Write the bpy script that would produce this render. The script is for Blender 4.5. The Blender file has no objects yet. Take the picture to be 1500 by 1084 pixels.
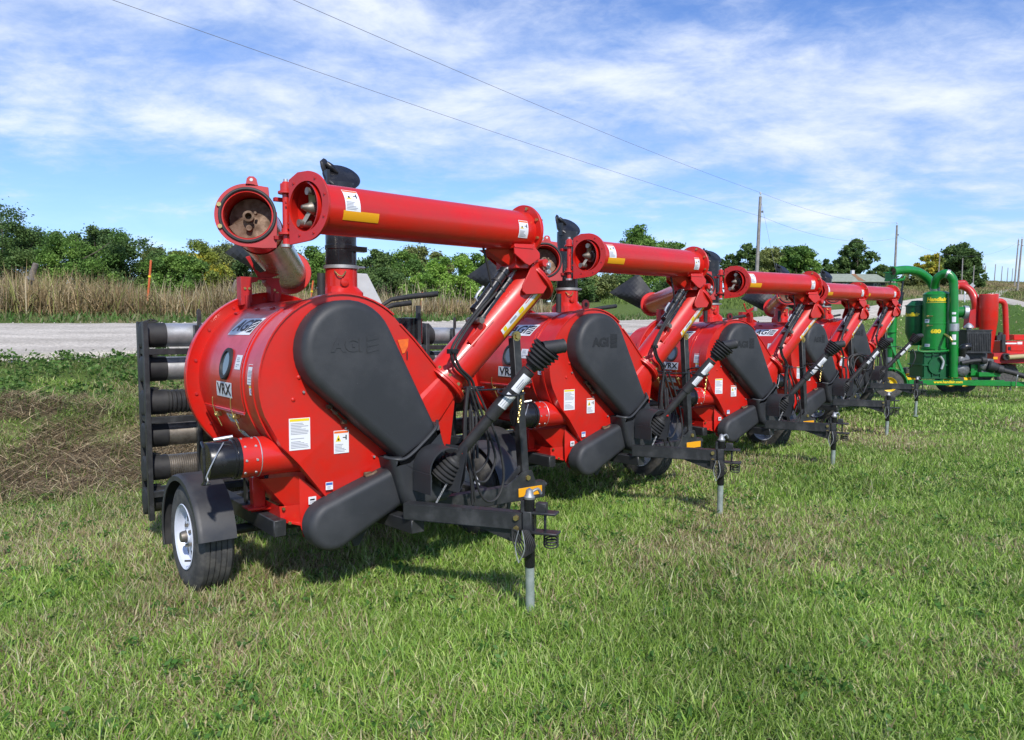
import bpy, bmesh, math, random
import numpy as np
from mathutils import Vector, Matrix
random.seed(7); rng = np.random.default_rng(11)
R = math.radians
scn = bpy.context.scene
col = scn.collection
# ------------------------------------------------------------------ camera, light
H = 1.6; FPX = 1106.1; PITCH = R(3.0026)
cd = bpy.data.cameras.new('camera'); cam = bpy.data.objects.new('camera', cd); col.objects.link(cam)
cam.location = (0, 0, H); cam.rotation_euler = (R(90) - PITCH, 0, 0)
cd.sensor_width = 36; cd.lens = FPX / 1500 * 36; cd.clip_start = 0.05; cd.clip_end = 6000
scn.camera = cam
SUN_AZ, SUN_EL = -74.0, 41.0            # direction towards the sun: degrees from +X, elevation
sd = bpy.data.lights.new('sun', 'SUN'); sun = bpy.data.objects.new('sun', sd); col.objects.link(sun)
sd.energy = 3.1; sd.angle = R(1.8); sd.color = (1, .955, .89)
sv = Vector((math.cos(R(SUN_AZ)) * math.cos(R(SUN_EL)), math.sin(R(SUN_AZ)) * math.cos(R(SUN_EL)), math.sin(R(SUN_EL))))
sun.rotation_euler = sv.to_track_quat('Z', 'Y').to_euler()
scn.view_settings.view_transform = 'Standard'; scn.view_settings.look = 'None'
scn.view_settings.exposure = 0.57; scn.view_settings.gamma = 1
world = bpy.data.worlds.new('World'); scn.world = world; world.use_nodes = True

def NT(nt):
    N, Lk = nt.nodes, nt.links
    def n(t, **k):
        x = N.new(t)
        for a, b in k.items():
            if a == 'inp':
                for i, v in b.items(): x.inputs[i].default_value = v
            else: setattr(x, a, b)
        return x
    def l(a, b): Lk.new(a, b)
    return n, l

def make_world():
    nt = world.node_tree; nt.nodes.clear(); n, l = NT(nt)
    out = n('ShaderNodeOutputWorld'); bg = n('ShaderNodeBackground', inp={'Strength': 0.15})
    sky = n('ShaderNodeTexSky', sky_type='NISHITA'); sky.sun_disc = False
    sky.sun_elevation = R(SUN_EL); sky.sun_rotation = R(90 - SUN_AZ)
    sky.air_density = 1.0; sky.dust_density = 0.25; sky.ozone_density = 2.2; sky.altitude = 300
    tc = n('ShaderNodeTexCoord'); sp = n('ShaderNodeSeparateXYZ'); l(tc.outputs['Generated'], sp.inputs[0])
    zz = n('ShaderNodeMath', operation='MAXIMUM', inp={1: 0.0}); l(sp.outputs[2], zz.inputs[0])
    za = n('ShaderNodeMath', operation='ADD', inp={1: 0.20}); l(zz.outputs[0], za.inputs[0])
    dx = n('ShaderNodeMath', operation='DIVIDE'); l(sp.outputs[0], dx.inputs[0]); l(za.outputs[0], dx.inputs[1])
    dy = n('ShaderNodeMath', operation='DIVIDE'); l(sp.outputs[1], dy.inputs[0]); l(za.outputs[0], dy.inputs[1])
    cb = n('ShaderNodeCombineXYZ'); l(dx.outputs[0], cb.inputs[0]); l(dy.outputs[0], cb.inputs[1])
    mp = n('ShaderNodeMapping'); mp.inputs['Scale'].default_value = (0.8, 1.0, 1); mp.inputs['Rotation'].default_value = (0, 0, R(-14))
    mp.inputs['Location'].default_value = (3.1, 1.7, 0)
    l(cb.outputs[0], mp.inputs[0])
    n1 = n('ShaderNodeTexNoise', inp={'Scale': 2.5, 'Detail': 12.0, 'Roughness': 0.60, 'Distortion': 0.25}); l(mp.outputs[0], n1.inputs['Vector'])
    mp2 = n('ShaderNodeMapping'); mp2.inputs['Scale'].default_value = (1.0, 1.3, 1); mp2.inputs['Location'].default_value = (9.3, 4.2, 0); l(cb.outputs[0], mp2.inputs[0])
    n2 = n('ShaderNodeTexNoise', inp={'Scale': 9.0, 'Detail': 10.0, 'Roughness': 0.68, 'Distortion': .6}); l(mp2.outputs[0], n2.inputs['Vector'])
    # cloud bank: broad weight by elevation (direction z), tilted with azimuth
    tilt = n('ShaderNodeMath', operation='MULTIPLY_ADD', inp={1: 0.115}); l(sp.outputs[0], tilt.inputs[0]); l(sp.outputs[2], tilt.inputs[2])
    rp = n('ShaderNodeValToRGB'); cr = rp.color_ramp
    pts = [(0.0, .40), (0.06, .50), (0.11, .47), (0.155, .50), (0.20, .60), (0.25, .70), (0.335, .71), (0.375, .60), (0.415, .42), (0.6, .42), (1.0, .5)]
    cr.elements[0].position = 0; cr.elements[0].color = (.4, .4, .4, 1)
    cr.elements[1].position = 1; cr.elements[1].color = (.5, .5, .5, 1)
    for p, v in pts[1:-1]:
        e = cr.elements.new(p); e.color = (v, v, v, 1)
    l(tilt.outputs[0], rp.inputs[0])
    ad = n('ShaderNodeMath', operation='MULTIPLY_ADD', inp={1: 0.36}); l(n2.outputs[0], ad.inputs[0]); l(n1.outputs[0], ad.inputs[2])
    a2 = n('ShaderNodeMath', operation='ADD'); l(ad.outputs[0], a2.inputs[0]); l(rp.outputs[0], a2.inputs[1])
    mr = n('ShaderNodeMapRange', interpolation_type='SMOOTHSTEP', inp={'From Min': 1.04, 'From Max': 1.55, 'To Max': .95}); l(a2.outputs[0], mr.inputs[0])
    # slight haze of white towards the horizon
    hz = n('ShaderNodeMapRange', interpolation_type='SMOOTHSTEP', inp={'From Min': -0.02, 'From Max': 0.26, 'To Min': 0.40, 'To Max': 0.0}); l(sp.outputs[2], hz.inputs[0])
    mx = n('ShaderNodeMath', operation='MAXIMUM'); l(mr.outputs[0], mx.inputs[0]); l(hz.outputs[0], mx.inputs[1])
    shade = n('ShaderNodeMapRange', inp={'From Min': .40, 'From Max': .66}); l(n1.outputs[0], shade.inputs[0])
    cc = n('ShaderNodeMix', data_type='RGBA'); l(shade.outputs[0], cc.inputs['Factor'])
    cc.inputs['A'].default_value = (2.5, 3.15, 4.5, 1); cc.inputs['B'].default_value = (4.3, 4.6, 5.3, 1)
    hs = n('ShaderNodeMix', data_type='RGBA', blend_type='MULTIPLY', inp={'Factor': 1.0}); l(sky.outputs[0], hs.inputs['A']); hs.inputs['B'].default_value = (.50, .62, .86, 1)
    mix = n('ShaderNodeMix', data_type='RGBA'); l(mx.outputs[0], mix.inputs['Factor']); l(hs.outputs['Result'], mix.inputs['A']); l(cc.outputs['Result'], mix.inputs['B'])
    l(mix.outputs['Result'], bg.inputs[0]); l(bg.outputs[0], out.inputs[0])
make_world()

# ------------------------------------------------------------------ materials
def mat(name, c, rough=.5, metal=0, noise=0.0, nscale=6, c2=None, bump=0, bscale=60, coat=0, ramp=(.35, .65), spec=.5, trans=0, alpha=None, emis=None, attr=None, rvar=0.0):
    m = bpy.data.materials.new(name); m.use_nodes = True; nt = m.node_tree; nt.nodes.clear(); n, l = NT(nt)
    out = n('ShaderNodeOutputMaterial'); b = n('ShaderNodeBsdfPrincipled')
    b.inputs['Base Color'].default_value = (*c, 1); b.inputs['Roughness'].default_value = rough; b.inputs['Metallic'].default_value = metal
    b.inputs['Specular IOR Level'].default_value = spec; b.inputs['Coat Weight'].default_value = coat; b.inputs['Coat Roughness'].default_value = .12
    tc = n('ShaderNodeTexCoord')
    if attr:
        a = n('ShaderNodeAttribute', attribute_name=attr); l(a.outputs['Color'], b.inputs['Base Color'])
    elif c2 is not None:
        ns = n('ShaderNodeTexNoise', inp={'Scale': nscale, 'Detail': 8.0, 'Roughness': .62}); l(tc.outputs['Object'], ns.inputs['Vector'])
        mr = n('ShaderNodeMapRange', interpolation_type='SMOOTHSTEP', inp={'From Min': ramp[0], 'From Max': ramp[1]}); l(ns.outputs[0], mr.inputs[0])
        mx = n('ShaderNodeMix', data_type='RGBA'); mx.inputs['A'].default_value = (*c, 1); mx.inputs['B'].default_value = (*c2, 1)
        l(mr.outputs[0], mx.inputs['Factor']); l(mx.outputs['Result'], b.inputs['Base Color'])
        if rvar:
            r2 = n('ShaderNodeMapRange', inp={'From Min': ramp[0], 'From Max': ramp[1], 'To Min': rough, 'To Max': rough + rvar}); l(ns.outputs[0], r2.inputs[0]); l(r2.outputs[0], b.inputs['Roughness'])
    if bump:
        nb = n('ShaderNodeTexNoise', inp={'Scale': bscale, 'Detail': 5.0, 'Roughness': .6}); l(tc.outputs['Object'], nb.inputs['Vector'])
        bp = n('ShaderNodeBump', inp={'Strength': bump, 'Distance': .01}); l(nb.outputs[0], bp.inputs['Height']); l(bp.outputs[0], b.inputs['Normal'])
    if trans:
        tr = n('ShaderNodeBsdfTranslucent'); ms = n('ShaderNodeMixShader', inp={0: trans})
        if attr: l(a.outputs['Color'], tr.inputs[0])
        else: tr.inputs[0].default_value = (*c, 1)
        l(b.outputs[0], ms.inputs[1]); l(tr.outputs[0], ms.inputs[2]); l(ms.outputs[0], out.inputs[0])
    else: l(b.outputs[0], out.inputs[0])
    return m
M = {}
M['red'] = mat('red_paint', (.60, .0125, .0070), .3, c2=(.50, .020, .013), nscale=5, coat=.35, rvar=.14, bump=.02, bscale=9)
M['red_dull'] = mat('dull_red_paint', (.46, .014, .017), .42, c2=(.36, .02, .022), nscale=7, rvar=.15)
M['plastic'] = mat('black_plastic', (.026, .028, .032), .52, c2=(.050, .052, .056), nscale=2.6, ramp=(.42, .8), bump=.10, bscale=190, rvar=.16)
def scuff(m, colr, thr=.69, sc=14):
    nt = m.node_tree; n, l = NT(nt); b = [x for x in nt.nodes if x.type == 'BSDF_PRINCIPLED'][0]; tc = n('ShaderNodeTexCoord'); old = b.inputs['Base Color'].links[0].from_socket
    a = n('ShaderNodeTexNoise', inp={'Scale': sc, 'Detail': 9.0, 'Roughness': .72}); l(tc.outputs['Object'], a.inputs['Vector']); v = n('ShaderNodeTexNoise', inp={'Scale': 150.0, 'Detail': 3.0}); l(tc.outputs['Object'], v.inputs['Vector'])
    s1 = n('ShaderNodeMapRange', inp={'From Min': thr, 'From Max': thr + .10}); l(a.outputs[0], s1.inputs[0]); s2 = n('ShaderNodeMapRange', inp={'From Min': .72, 'From Max': .76, 'To Max': .55}); l(v.outputs[0], s2.inputs[0])
    mx = n('ShaderNodeMath', operation='MAXIMUM'); l(s1.outputs[0], mx.inputs[0]); l(s2.outputs[0], mx.inputs[1]); x = n('ShaderNodeMix', data_type='RGBA'); l(mx.outputs[0], x.inputs['Factor']); l(old, x.inputs['A']); x.inputs['B'].default_value = (*colr, 1); l(x.outputs['Result'], b.inputs['Base Color'])
scuff(M['plastic'], (.13, .13, .135), .70, 9); scuff(M['red'], (.56, .055, .04), .70, 7)
M['black'] = mat('black_painted_steel', (.024, .025, .027), .40, c2=(.055, .056, .058), nscale=9, rvar=.2, ramp=(.45, .75))
M['plastic_shade'] = mat('recess_shaded_black_plastic', (.016, .017, .019), .6)  # same cover plastic, with the shade of recessed letters put into its colour
M['rubber'] = mat('black_rubber', (.016, .016, .018), .55, c2=(.03, .03, .03), nscale=10, rvar=.1)
M['satin'] = mat('satin_black', (.026, .027, .030), .42, c2=(.045, .045, .046), nscale=5, rvar=.2)
M['gloss'] = mat('glossy_black', (.012, .012, .014), .22, c2=(.028, .028, .03), nscale=8, ramp=(.5, .7), rvar=.3)
M['tyre'] = mat('tyre_rubber', (.045, .045, .046), .82, c2=(.095, .090, .082), nscale=14, bump=.3, bscale=90)
M['rim'] = mat('white_rim_paint', (.62, .66, .76), .33, c2=(.55, .58, .66), nscale=8)
M['zinc'] = mat('zinc_leg', (.42, .47, .45), .42, metal=.35, c2=(.30, .36, .33), nscale=18)
M['steel'] = mat('galvanised_steel', (.60, .61, .62), .38, metal=.75, c2=(.33, .34, .35), nscale=6, rvar=.25)
M['dsteel'] = mat('weathered_steel', (.34, .31, .27), .42, metal=.8, c2=(.17, .15, .13), nscale=12, rvar=.2)
M['wrap'] = mat('polished_tube_steel', (.40, .35, .27), .26, metal=.35, c2=(.30, .24, .17), nscale=5)
M['rust'] = mat('rusty_steel', (.20, .13, .085), .55, metal=.35, c2=(.10, .055, .03), nscale=18, rvar=.2)
M['brass'] = mat('yellow_zinc', (.62, .47, .16), .32, metal=.85, c2=(.45, .36, .16), nscale=40)
M['white'] = mat('white_label', (.74, .75, .78), .45)
M['ink'] = mat('black_ink', (.012, .012, .013), .5)
M['grey_ink'] = mat('grey_print', (.30, .31, .35), .6)
M['amber'] = mat('amber_reflector', (.80, .36, .012), .35)
M['yellow'] = mat('yellow_vinyl', (.80, .60, .02), .4)
M['orange'] = mat('orange_vinyl', (.85, .16, .012), .5, c2=(.7, .12, .02), nscale=30)
M['blue'] = mat('blue_print', (.05, .13, .42), .5)
M['redink'] = mat('red_print', (.62, .03, .02), .5)
M['panel'] = mat('pale_grey_panel', (.58, .60, .62), .45, c2=(.5, .52, .54), nscale=7)
M['glass'] = mat('porthole_glass', (.09, .11, .12), .08, spec=.9)
M['green'] = mat('green_paint', (.006, .22, .028), .32, c2=(.006, .17, .025), nscale=5, coat=.25, rvar=.15)
M['dgreen'] = mat('dark_green_paint', (.006, .10, .03), .4, c2=(.005, .075, .025), nscale=8)
M['rimyellow'] = mat('yellow_rim_paint', (.75, .52, .02), .4)
M['grey'] = mat('grey_cast_metal', (.22, .23, .23), .5, metal=.5, c2=(.12, .12, .12), nscale=20)
M['wood'] = mat('weathered_wood', (.22, .19, .16), .85, c2=(.12, .10, .085), nscale=9, bump=.4, bscale=40)
M['pole'] = mat('weathered_pole_wood', (.30, .28, .26), .9, c2=(.20, .185, .17), nscale=4)
M['fibre'] = mat('orange_fibreglass', (.62, .13, .03), .55, c2=(.5, .10, .03), nscale=12)
M['wire'] = mat('cable', (.16, .16, .17), .6)
M['bark'] = mat('bark', (.13, .105, .085), .9, c2=(.07, .055, .045), nscale=12, bump=.5, bscale=20)
M['leafcol'] = mat('foliage', (.08, .12, .03), .6, attr='Col', trans=.36, spec=.2)
M['grasscol'] = mat('grass_blades', (.08, .14, .03), .5, attr='Col', trans=.32, spec=.35)
M['strawcol'] = mat('straw_blades', (.3, .24, .13), .75, attr='Col', trans=.15, spec=.2)

# ------------------------------------------------------------------ mesh builder
def V(u, w, z): return Vector((u, -w, z))
ORG = {}
SPLIT = {'bolts': 'bolt', 'cylinder_pins': 'cylinder_pin', 'cylinder_straps': 'cylinder_strap', 'cross_members': 'cross_member', 'levers': 'control_lever'}
class MB:
    def __init__(s): s.v = []; s.f = []; s.m = []
    def add(s, vs, fs, m=0):
        o = len(s.v); s.v += [Vector(p) for p in vs]; s.f += [tuple(i + o for i in f) for f in fs]; s.m += [m] * len(fs)
    def quad(s, a, b, c, d, m=0): s.add([a, b, c, d], [(0, 1, 2, 3)], m)
    def box(s, c, sz, rot=None, m=0):
        c = Vector(c); h = Vector(sz) / 2; vs = []
        for x in (-1, 1):
            for y in (-1, 1):
                for z in (-1, 1):
                    p = Vector((x * h.x, y * h.y, z * h.z))
                    if rot: p = rot @ p
                    vs.append(c + p)
        s.add(vs, [(0, 1, 3, 2), (4, 6, 7, 5), (0, 4, 5, 1), (2, 3, 7, 6), (0, 2, 6, 4), (1, 5, 7, 3)], m)
    def beam(s, p, q, wd, ht, up=(0, 0, 1), m=0, wd2=None, ht2=None):
        p, q = Vector(p), Vector(q); t = (q - p).normalized(); up = Vector(up)
        sd_ = t.cross(up).normalized(); u2 = sd_.cross(t).normalized(); wd2 = wd2 or wd; ht2 = ht2 or ht
        vs = []
        for c, a, b in ((p, wd, ht), (q, wd2, ht2)):
            for i, j in ((-1, -1), (1, -1), (1, 1), (-1, 1)): vs.append(c + sd_ * a / 2 * i + u2 * b / 2 * j)
        s.add(vs, [(0, 3, 2, 1), (4, 5, 6, 7), (0, 1, 5, 4), (1, 2, 6, 5), (2, 3, 7, 6), (3, 0, 4, 7)], m)
    def tube(s, pts, r, seg=12, caps=True, m=0, smooth=0):
        pts = [Vector(p) for p in pts]
        if smooth:
            if isinstance(r, (list, tuple)): r = list(np.interp(np.linspace(0, len(r) - 1, (len(pts) - 1) * smooth + 1), range(len(r)), r))
            pts = spline(pts, smooth)
        n = len(pts); rr = r if isinstance(r, (list, tuple)) else [r] * n
        t0 = (pts[1] - pts[0]).normalized(); a = Vector((0, 0, 1)) if abs(t0.z) < .9 else Vector((1, 0, 0))
        nx = t0.cross(a).normalized(); o = len(s.v); prev = t0
        for i in range(n):
            t = (pts[min(i + 1, n - 1)] - pts[max(i - 1, 0)])
            t = t.normalized() if t.length > 1e-9 else prev
            q = prev.rotation_difference(t); nx = (q @ nx); nx = (nx - t * nx.dot(t)).normalized(); ny = t.cross(nx); prev = t
            for k in range(seg):
                an = 2 * math.pi * k / seg; s.v.append(pts[i] + (nx * math.cos(an) + ny * math.sin(an)) * rr[i])
        for i in range(n - 1):
            for k in range(seg):
                k2 = (k + 1) % seg; s.f.append((o + i * seg + k, o + i * seg + k2, o + (i + 1) * seg + k2, o + (i + 1) * seg + k)); s.m.append(m)
        if caps:
            s.f.append(tuple(o + k for k in range(seg))[::-1]); s.m.append(m)
            s.f.append(tuple(o + (n - 1) * seg + k for k in range(seg))); s.m.append(m)
    def cyl(s, p, q, r, r2=None, seg=24, caps=True, m=0):
        p, q = Vector(p), Vector(q); r2 = r if r2 is None else r2
        s.lathe(p, (q - p).normalized(), ([(0, 0)] if caps else []) + [(0, r), ((q - p).length, r2)] + ([((q - p).length, 0)] if caps else []), seg, m)
    def lathe(s, p, ax, prof, seg=32, m=0, a0=0, a1=2 * math.pi, ref=None):
        p = Vector(p); ax = Vector(ax).normalized()
        if ref is None: ref = Vector((0, 0, 1)) if abs(ax.z) < .9 else Vector((1, 0, 0))
        nx = (Vector(ref) - ax * ax.dot(Vector(ref))).normalized(); ny = ax.cross(nx)
        full = abs((a1 - a0) - 2 * math.pi) < 1e-6; cnt = seg if full else seg + 1; rings = []
        for t, r in prof:
            if r < 1e-7:
                s.v.append(p + ax * t); rings.append([len(s.v) - 1])
            else:
                ids = []
                for k in range(cnt):
                    an = a0 + (a1 - a0) * k / seg
                    s.v.append(p + ax * t + (nx * math.cos(an) + ny * math.sin(an)) * r); ids.append(len(s.v) - 1)
                rings.append(ids)
        for A, B in zip(rings, rings[1:]):
            for k in range(seg):
                k2 = (k + 1) % cnt
                if len(A) == 1 and len(B) == 1: continue
                if len(A) == 1: f = (A[0], B[k], B[k2])
                elif len(B) == 1: f = (A[k], B[0], A[k2])
                else: f = (A[k], B[k], B[k2], A[k2])
                s.f.append(f); s.m.append(m)
    def prism(s, poly, d0, d1, fn, m=0, sides=True, back=True):
        n = len(poly); vs = [fn(a, b, d0) for a, b in poly] + [fn(a, b, d1) for a, b in poly]; fs = [tuple(range(n, 2 * n))]
        if back: fs.append(tuple(range(n))[::-1])
        if sides: fs += [(i, (i + 1) % n, n + (i + 1) % n, n + i) for i in range(n)]
        s.add(vs, fs, m)
    def loft(s, loops, m=0, caps=(True, True), close=True):
        n = len(loops[0]); o = len(s.v)
        for L_ in loops: s.v += [Vector(p) for p in L_]
        for i in range(len(loops) - 1):
            for k in range(n if close else n - 1):
                k2 = (k + 1) % n; s.f.append((o + i * n + k, o + i * n + k2, o + (i + 1) * n + k2, o + (i + 1) * n + k)); s.m.append(m)
        if caps[0]: s.f.append(tuple(o + k for k in range(n))[::-1]); s.m.append(m)
        if caps[1]: s.f.append(tuple(o + (len(loops) - 1) * n + k for k in range(n))); s.m.append(m)
    def bolt(s, p, d, r=.011, h=.009, m=0):
        p = Vector(p); s.cyl(p, p + Vector(d).normalized() * h, r, r * .9, seg=6, m=m)
    def text(s, txt, size, fn, m=0, shear=0.0, bold=0.0, align='CENTER', extr=0.0):
        cu = bpy.data.curves.new('t', 'FONT'); cu.body = txt; cu.size = size; cu.offset = bold; cu.align_x = align; cu.align_y = 'CENTER'; cu.shear = shear; cu.resolution_u = 3; cu.extrude = extr
        ob = bpy.data.objects.new('t', cu); col.objects.link(ob); dg = bpy.context.evaluated_depsgraph_get(); dg.update()
        me = bpy.data.meshes.new_from_object(ob.evaluated_get(dg)); vs = [fn(v.co.x, v.co.y, v.co.z) for v in me.vertices]; fs = [tuple(p.vertices) for p in me.polygons]
        s.add(vs, fs, m); bpy.data.objects.remove(ob); bpy.data.curves.remove(cu); bpy.data.meshes.remove(me)
    def pieces(s):
        p = list(range(len(s.v)))
        def find(a):
            while p[a] != a: p[a] = p[p[a]]; a = p[a]
            return a
        for f in s.f:
            r0 = find(f[0])
            for i in f[1:]: p[find(i)] = r0
        gr = {}
        for k, f in enumerate(s.f): gr.setdefault(find(f[0]), []).append(k)
        out = []
        for ks in gr.values():
            ids = sorted({i for k in ks for i in s.f[k]}); mp = {a: b for b, a in enumerate(ids)}; q = MB(); q.v = [s.v[i] for i in ids]; q.f = [tuple(mp[i] for i in s.f[k]) for k in ks]; q.m = [s.m[k] for k in ks]; out.append(q)
        return out
    def build(s, name, mats, parent=None, bevel=0, ang=38, org=None, fixn=True, seg=1):
        if name in SPLIT:
            return [q.build(SPLIT[name], mats, parent, bevel, ang, org, fixn, seg) for q in s.pieces()][-1]
        if not isinstance(mats, (list, tuple)): mats = [mats]
        me = bpy.data.meshes.new(name); org = Vector(org) if org is not None else Vector((0, 0, 0))
        me.from_pydata([v - org for v in s.v], [], s.f)
        for mm in mats: me.materials.append(mm)
        me.polygons.foreach_set('material_index', s.m)
        if fixn or bevel:
            bm = bmesh.new(); bm.from_mesh(me)
            if fixn: bmesh.ops.recalc_face_normals(bm, faces=bm.faces)
            if bevel:
                es = [e for e in bm.edges if len(e.link_faces) == 2 and e.calc_face_angle(0) > R(40)]
                bmesh.ops.bevel(bm, geom=es, offset=bevel, segments=seg, affect='EDGES', clamp_overlap=True)
            bm.to_mesh(me); bm.free()
        me.polygons.foreach_set('use_smooth', [True] * len(me.polygons)); me.set_sharp_from_angle(angle=R(ang)); me.update()
        o = bpy.data.objects.new(name, me); col.objects.link(o); o.location = org
        if parent is not None:
            o.parent = parent
            if parent in ORG: o.location = org - ORG[parent]
        ORG[o] = org
        return o
def spline(pts, k):
    out = []; n = len(pts)
    for i in range(n - 1):
        p0, p1, p2, p3 = pts[max(i - 1, 0)], pts[i], pts[i + 1], pts[min(i + 2, n - 1)]
        for j in range(k):
            t = j / k; out.append(.5 * ((2 * p1) + (p2 - p0) * t + (2 * p0 - 5 * p1 + 4 * p2 - p3) * t * t + (3 * p1 - p0 - 3 * p2 + p3) * t ** 3))
    out.append(pts[-1]); return out
def tag(o, label=None, cat=None, group=None, kind=None):
    if label: o['label'] = label
    if cat: o['category'] = cat
    if group: o['group'] = group
    if kind: o['kind'] = kind
    return o
def empty(name, loc, rz=0, **k):
    o = bpy.data.objects.new(name, None); col.objects.link(o); o.location = loc; o.rotation_euler = (0, 0, rz); o.empty_display_size = .2
    return tag(o, **k)
def kids(o): return [c for c in list(bpy.data.objects) if c.parent == o]
def copy_tree(o, parent=None):
    c = o.copy(); col.objects.link(c)
    if parent: c.parent = parent
    for ch in kids(o): copy_tree(ch, c)
    return c
def circ(cx, cy, r, n, a0=0, a1=360): return [(cx + r * math.cos(R(a0 + (a1 - a0) * i / n)), cy + r * math.sin(R(a0 + (a1 - a0) * i / n))) for i in range(n + (0 if abs(a1 - a0) == 360 else 1))]
def frame_fn(o, ax, ay):
    o, ax, ay = Vector(o), Vector(ax).normalized(), Vector(ay).normalized(); az = ax.cross(ay)
    return lambda x, y, z=0: o + ax * x + ay * y + az * z
def cylmap(p0, axis, ref, oth, rad, s0, t0):
    """fn(x,y,z): x along the axis, y around the surface from ref towards oth, z outwards"""
    p0, axis, ref, oth = Vector(p0), Vector(axis).normalized(), Vector(ref).normalized(), Vector(oth).normalized()
    def f(x, y, z=0):
        a = t0 + y / rad; return p0 + axis * (s0 + x) + (ref * math.cos(a) + oth * math.sin(a)) * (rad + z)
    return f
LABEL_MATS = ['white', 'ink', 'grey_ink', 'yellow', 'orange', 'redink', 'blue', 'amber']
def LM(): return [M[k] for k in LABEL_MATS]
def rect(mb, fn, x0, y0, x1, y1, z, m, nx=1, ny=1):
    for i in range(nx):
        for j in range(ny):
            xa, xb = x0 + (x1 - x0) * i / nx, x0 + (x1 - x0) * (i + 1) / nx; ya, yb = y0 + (y1 - y0) * j / ny, y0 + (y1 - y0) * (j + 1) / ny
            mb.quad(fn(xa, ya, z), fn(xb, ya, z), fn(xb, yb, z), fn(xa, yb, z), m)
def sticker(name, parent, fn, w, h, style, nx=1, ny=1):
    """small printed label w x h centred at fn(0,0)"""
    mb = MB(); z = .0022; d = .0007
    rect(mb, fn, -w / 2, -h / 2, w / 2, h / 2, z, 0, nx, ny)
    rnd = random.Random(name + style)
    def lines(x0, x1, y0, y1, n):
        st = (y1 - y0) / n
        for i in range(n):
            if rnd.random() < .1: continue
            e = x1 - rnd.random() ** 2 * (x1 - x0) * .6
            rect(mb, fn, x0, y1 - st * (i + .72), e, y1 - st * (i + .30), z + d, 2, nx, 1)
    if style == 'manual':
        rect(mb, fn, -w * .46, h * .40, w * .46, h * .48, z + d, 3, nx); lines(-w * .42, w * .42, -h * .45, h * .36, 17)
    elif style in ('warn', 'dwarn', 'warnflip'):
        c = 4 if style != 'dwarn' else 5
        rect(mb, fn, -w * .47, h * .38, w * .47, h * .47, z + d, c, nx)
        a, b, t = -w * .38, -w * .02, h * .33; bb = h * .02
        mb.add([fn(a, bb, z + d), fn(b, bb, z + d), fn((a + b) / 2, t, z + d)], [(0, 1, 2)], 3)
        rect(mb, fn, (a + b) / 2 - w * .05, bb + h * .05, (a + b) / 2 + w * .06, bb + h * .14, z + 2 * d, 1)
        rect(mb, fn, w * .28, bb + h * .06, w * .36, bb + h * .27, z + d, 1); rect(mb, fn, w * .1, bb + h * .14, w * .28, bb + h * .18, z + d, 1)
        lines(-w * .42, w * .42, -h * .45, -h * .02, 7)
    elif style == 'blue':
        rect(mb, fn, -w * .45, h * .1, w * .45, h * .42, z + d, 6); lines(-w * .3, w * .3, -h * .4, 0, 3)
    elif style == 'small': rect(mb, fn, -w * .3, 0, w * .3, h * .2, z + d, 1); lines(-w * .35, w * .35, -h * .4, -h * .1, 2)
    elif style == 'danger': rect(mb, fn, -w * .46, h * .38, w * .46, h * .47, z + d, 5, nx); lines(-w * .42, w * .42, -h * .42, h * .34, 11)
    elif style == 'plain': lines(-w * .3, w * .3, -h * .35, h * .35, 6)
    elif style == 'eye':
        rect(mb, fn, -w * .46, h * .25, w * .46, h * .46, z + d, 3); 
        mb.add([fn(w * .2 * math.cos(i * .524) * 1.0 - w * .1, h * .22 * math.sin(i * .524) - h * .1, z + d) for i in range(12)], [tuple(range(12))], 6)
        mb.add([fn(w * .1 * math.cos(i * .524) * 1.0 - w * .1, h * .12 * math.sin(i * .524) - h * .1, z + 2 * d) for i in range(12)], [tuple(range(12))], 0)
    return mb.build(name, LM(), parent, fixn=False)
def agi_logo(name, parent, fn, w, nx=6, hr=.40, xs_=1.25):
    """white slanted plate with the three italic letters and a striped black square"""
    mb = MB(); h = w * hr; z = .0022
    def g(x, y, zz=0): return fn(x + y * .35, y, zz)
    rect(mb, g, -w / 2, -h / 2, w / 2, h / 2, z, 0, nx, 3)
    mb.text('AGI', h * .95, lambda x, y, q: fn(x * xs_ - w * .12, y, z + .0026), m=1, shear=.33, bold=h * .018)
    sq = h * .36
    rect(mb, g, w * .26, -sq, w * .46, sq, z + .003, 1, 2, 2)
    for k in range(3):
        y0 = -sq + sq * 2 * (k + .3) / 3.6
        mb.add([g(w * .27, y0 - sq * .2, z + .0045), g(w * .46, y0 + sq * .28, z + .0045), g(w * .46, y0 + sq * .5, z + .0045), g(w * .27, y0, z + .0045)], [(0, 1, 2, 3)], 0)
    return mb.build(name, LM(), parent, fixn=False)

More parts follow.
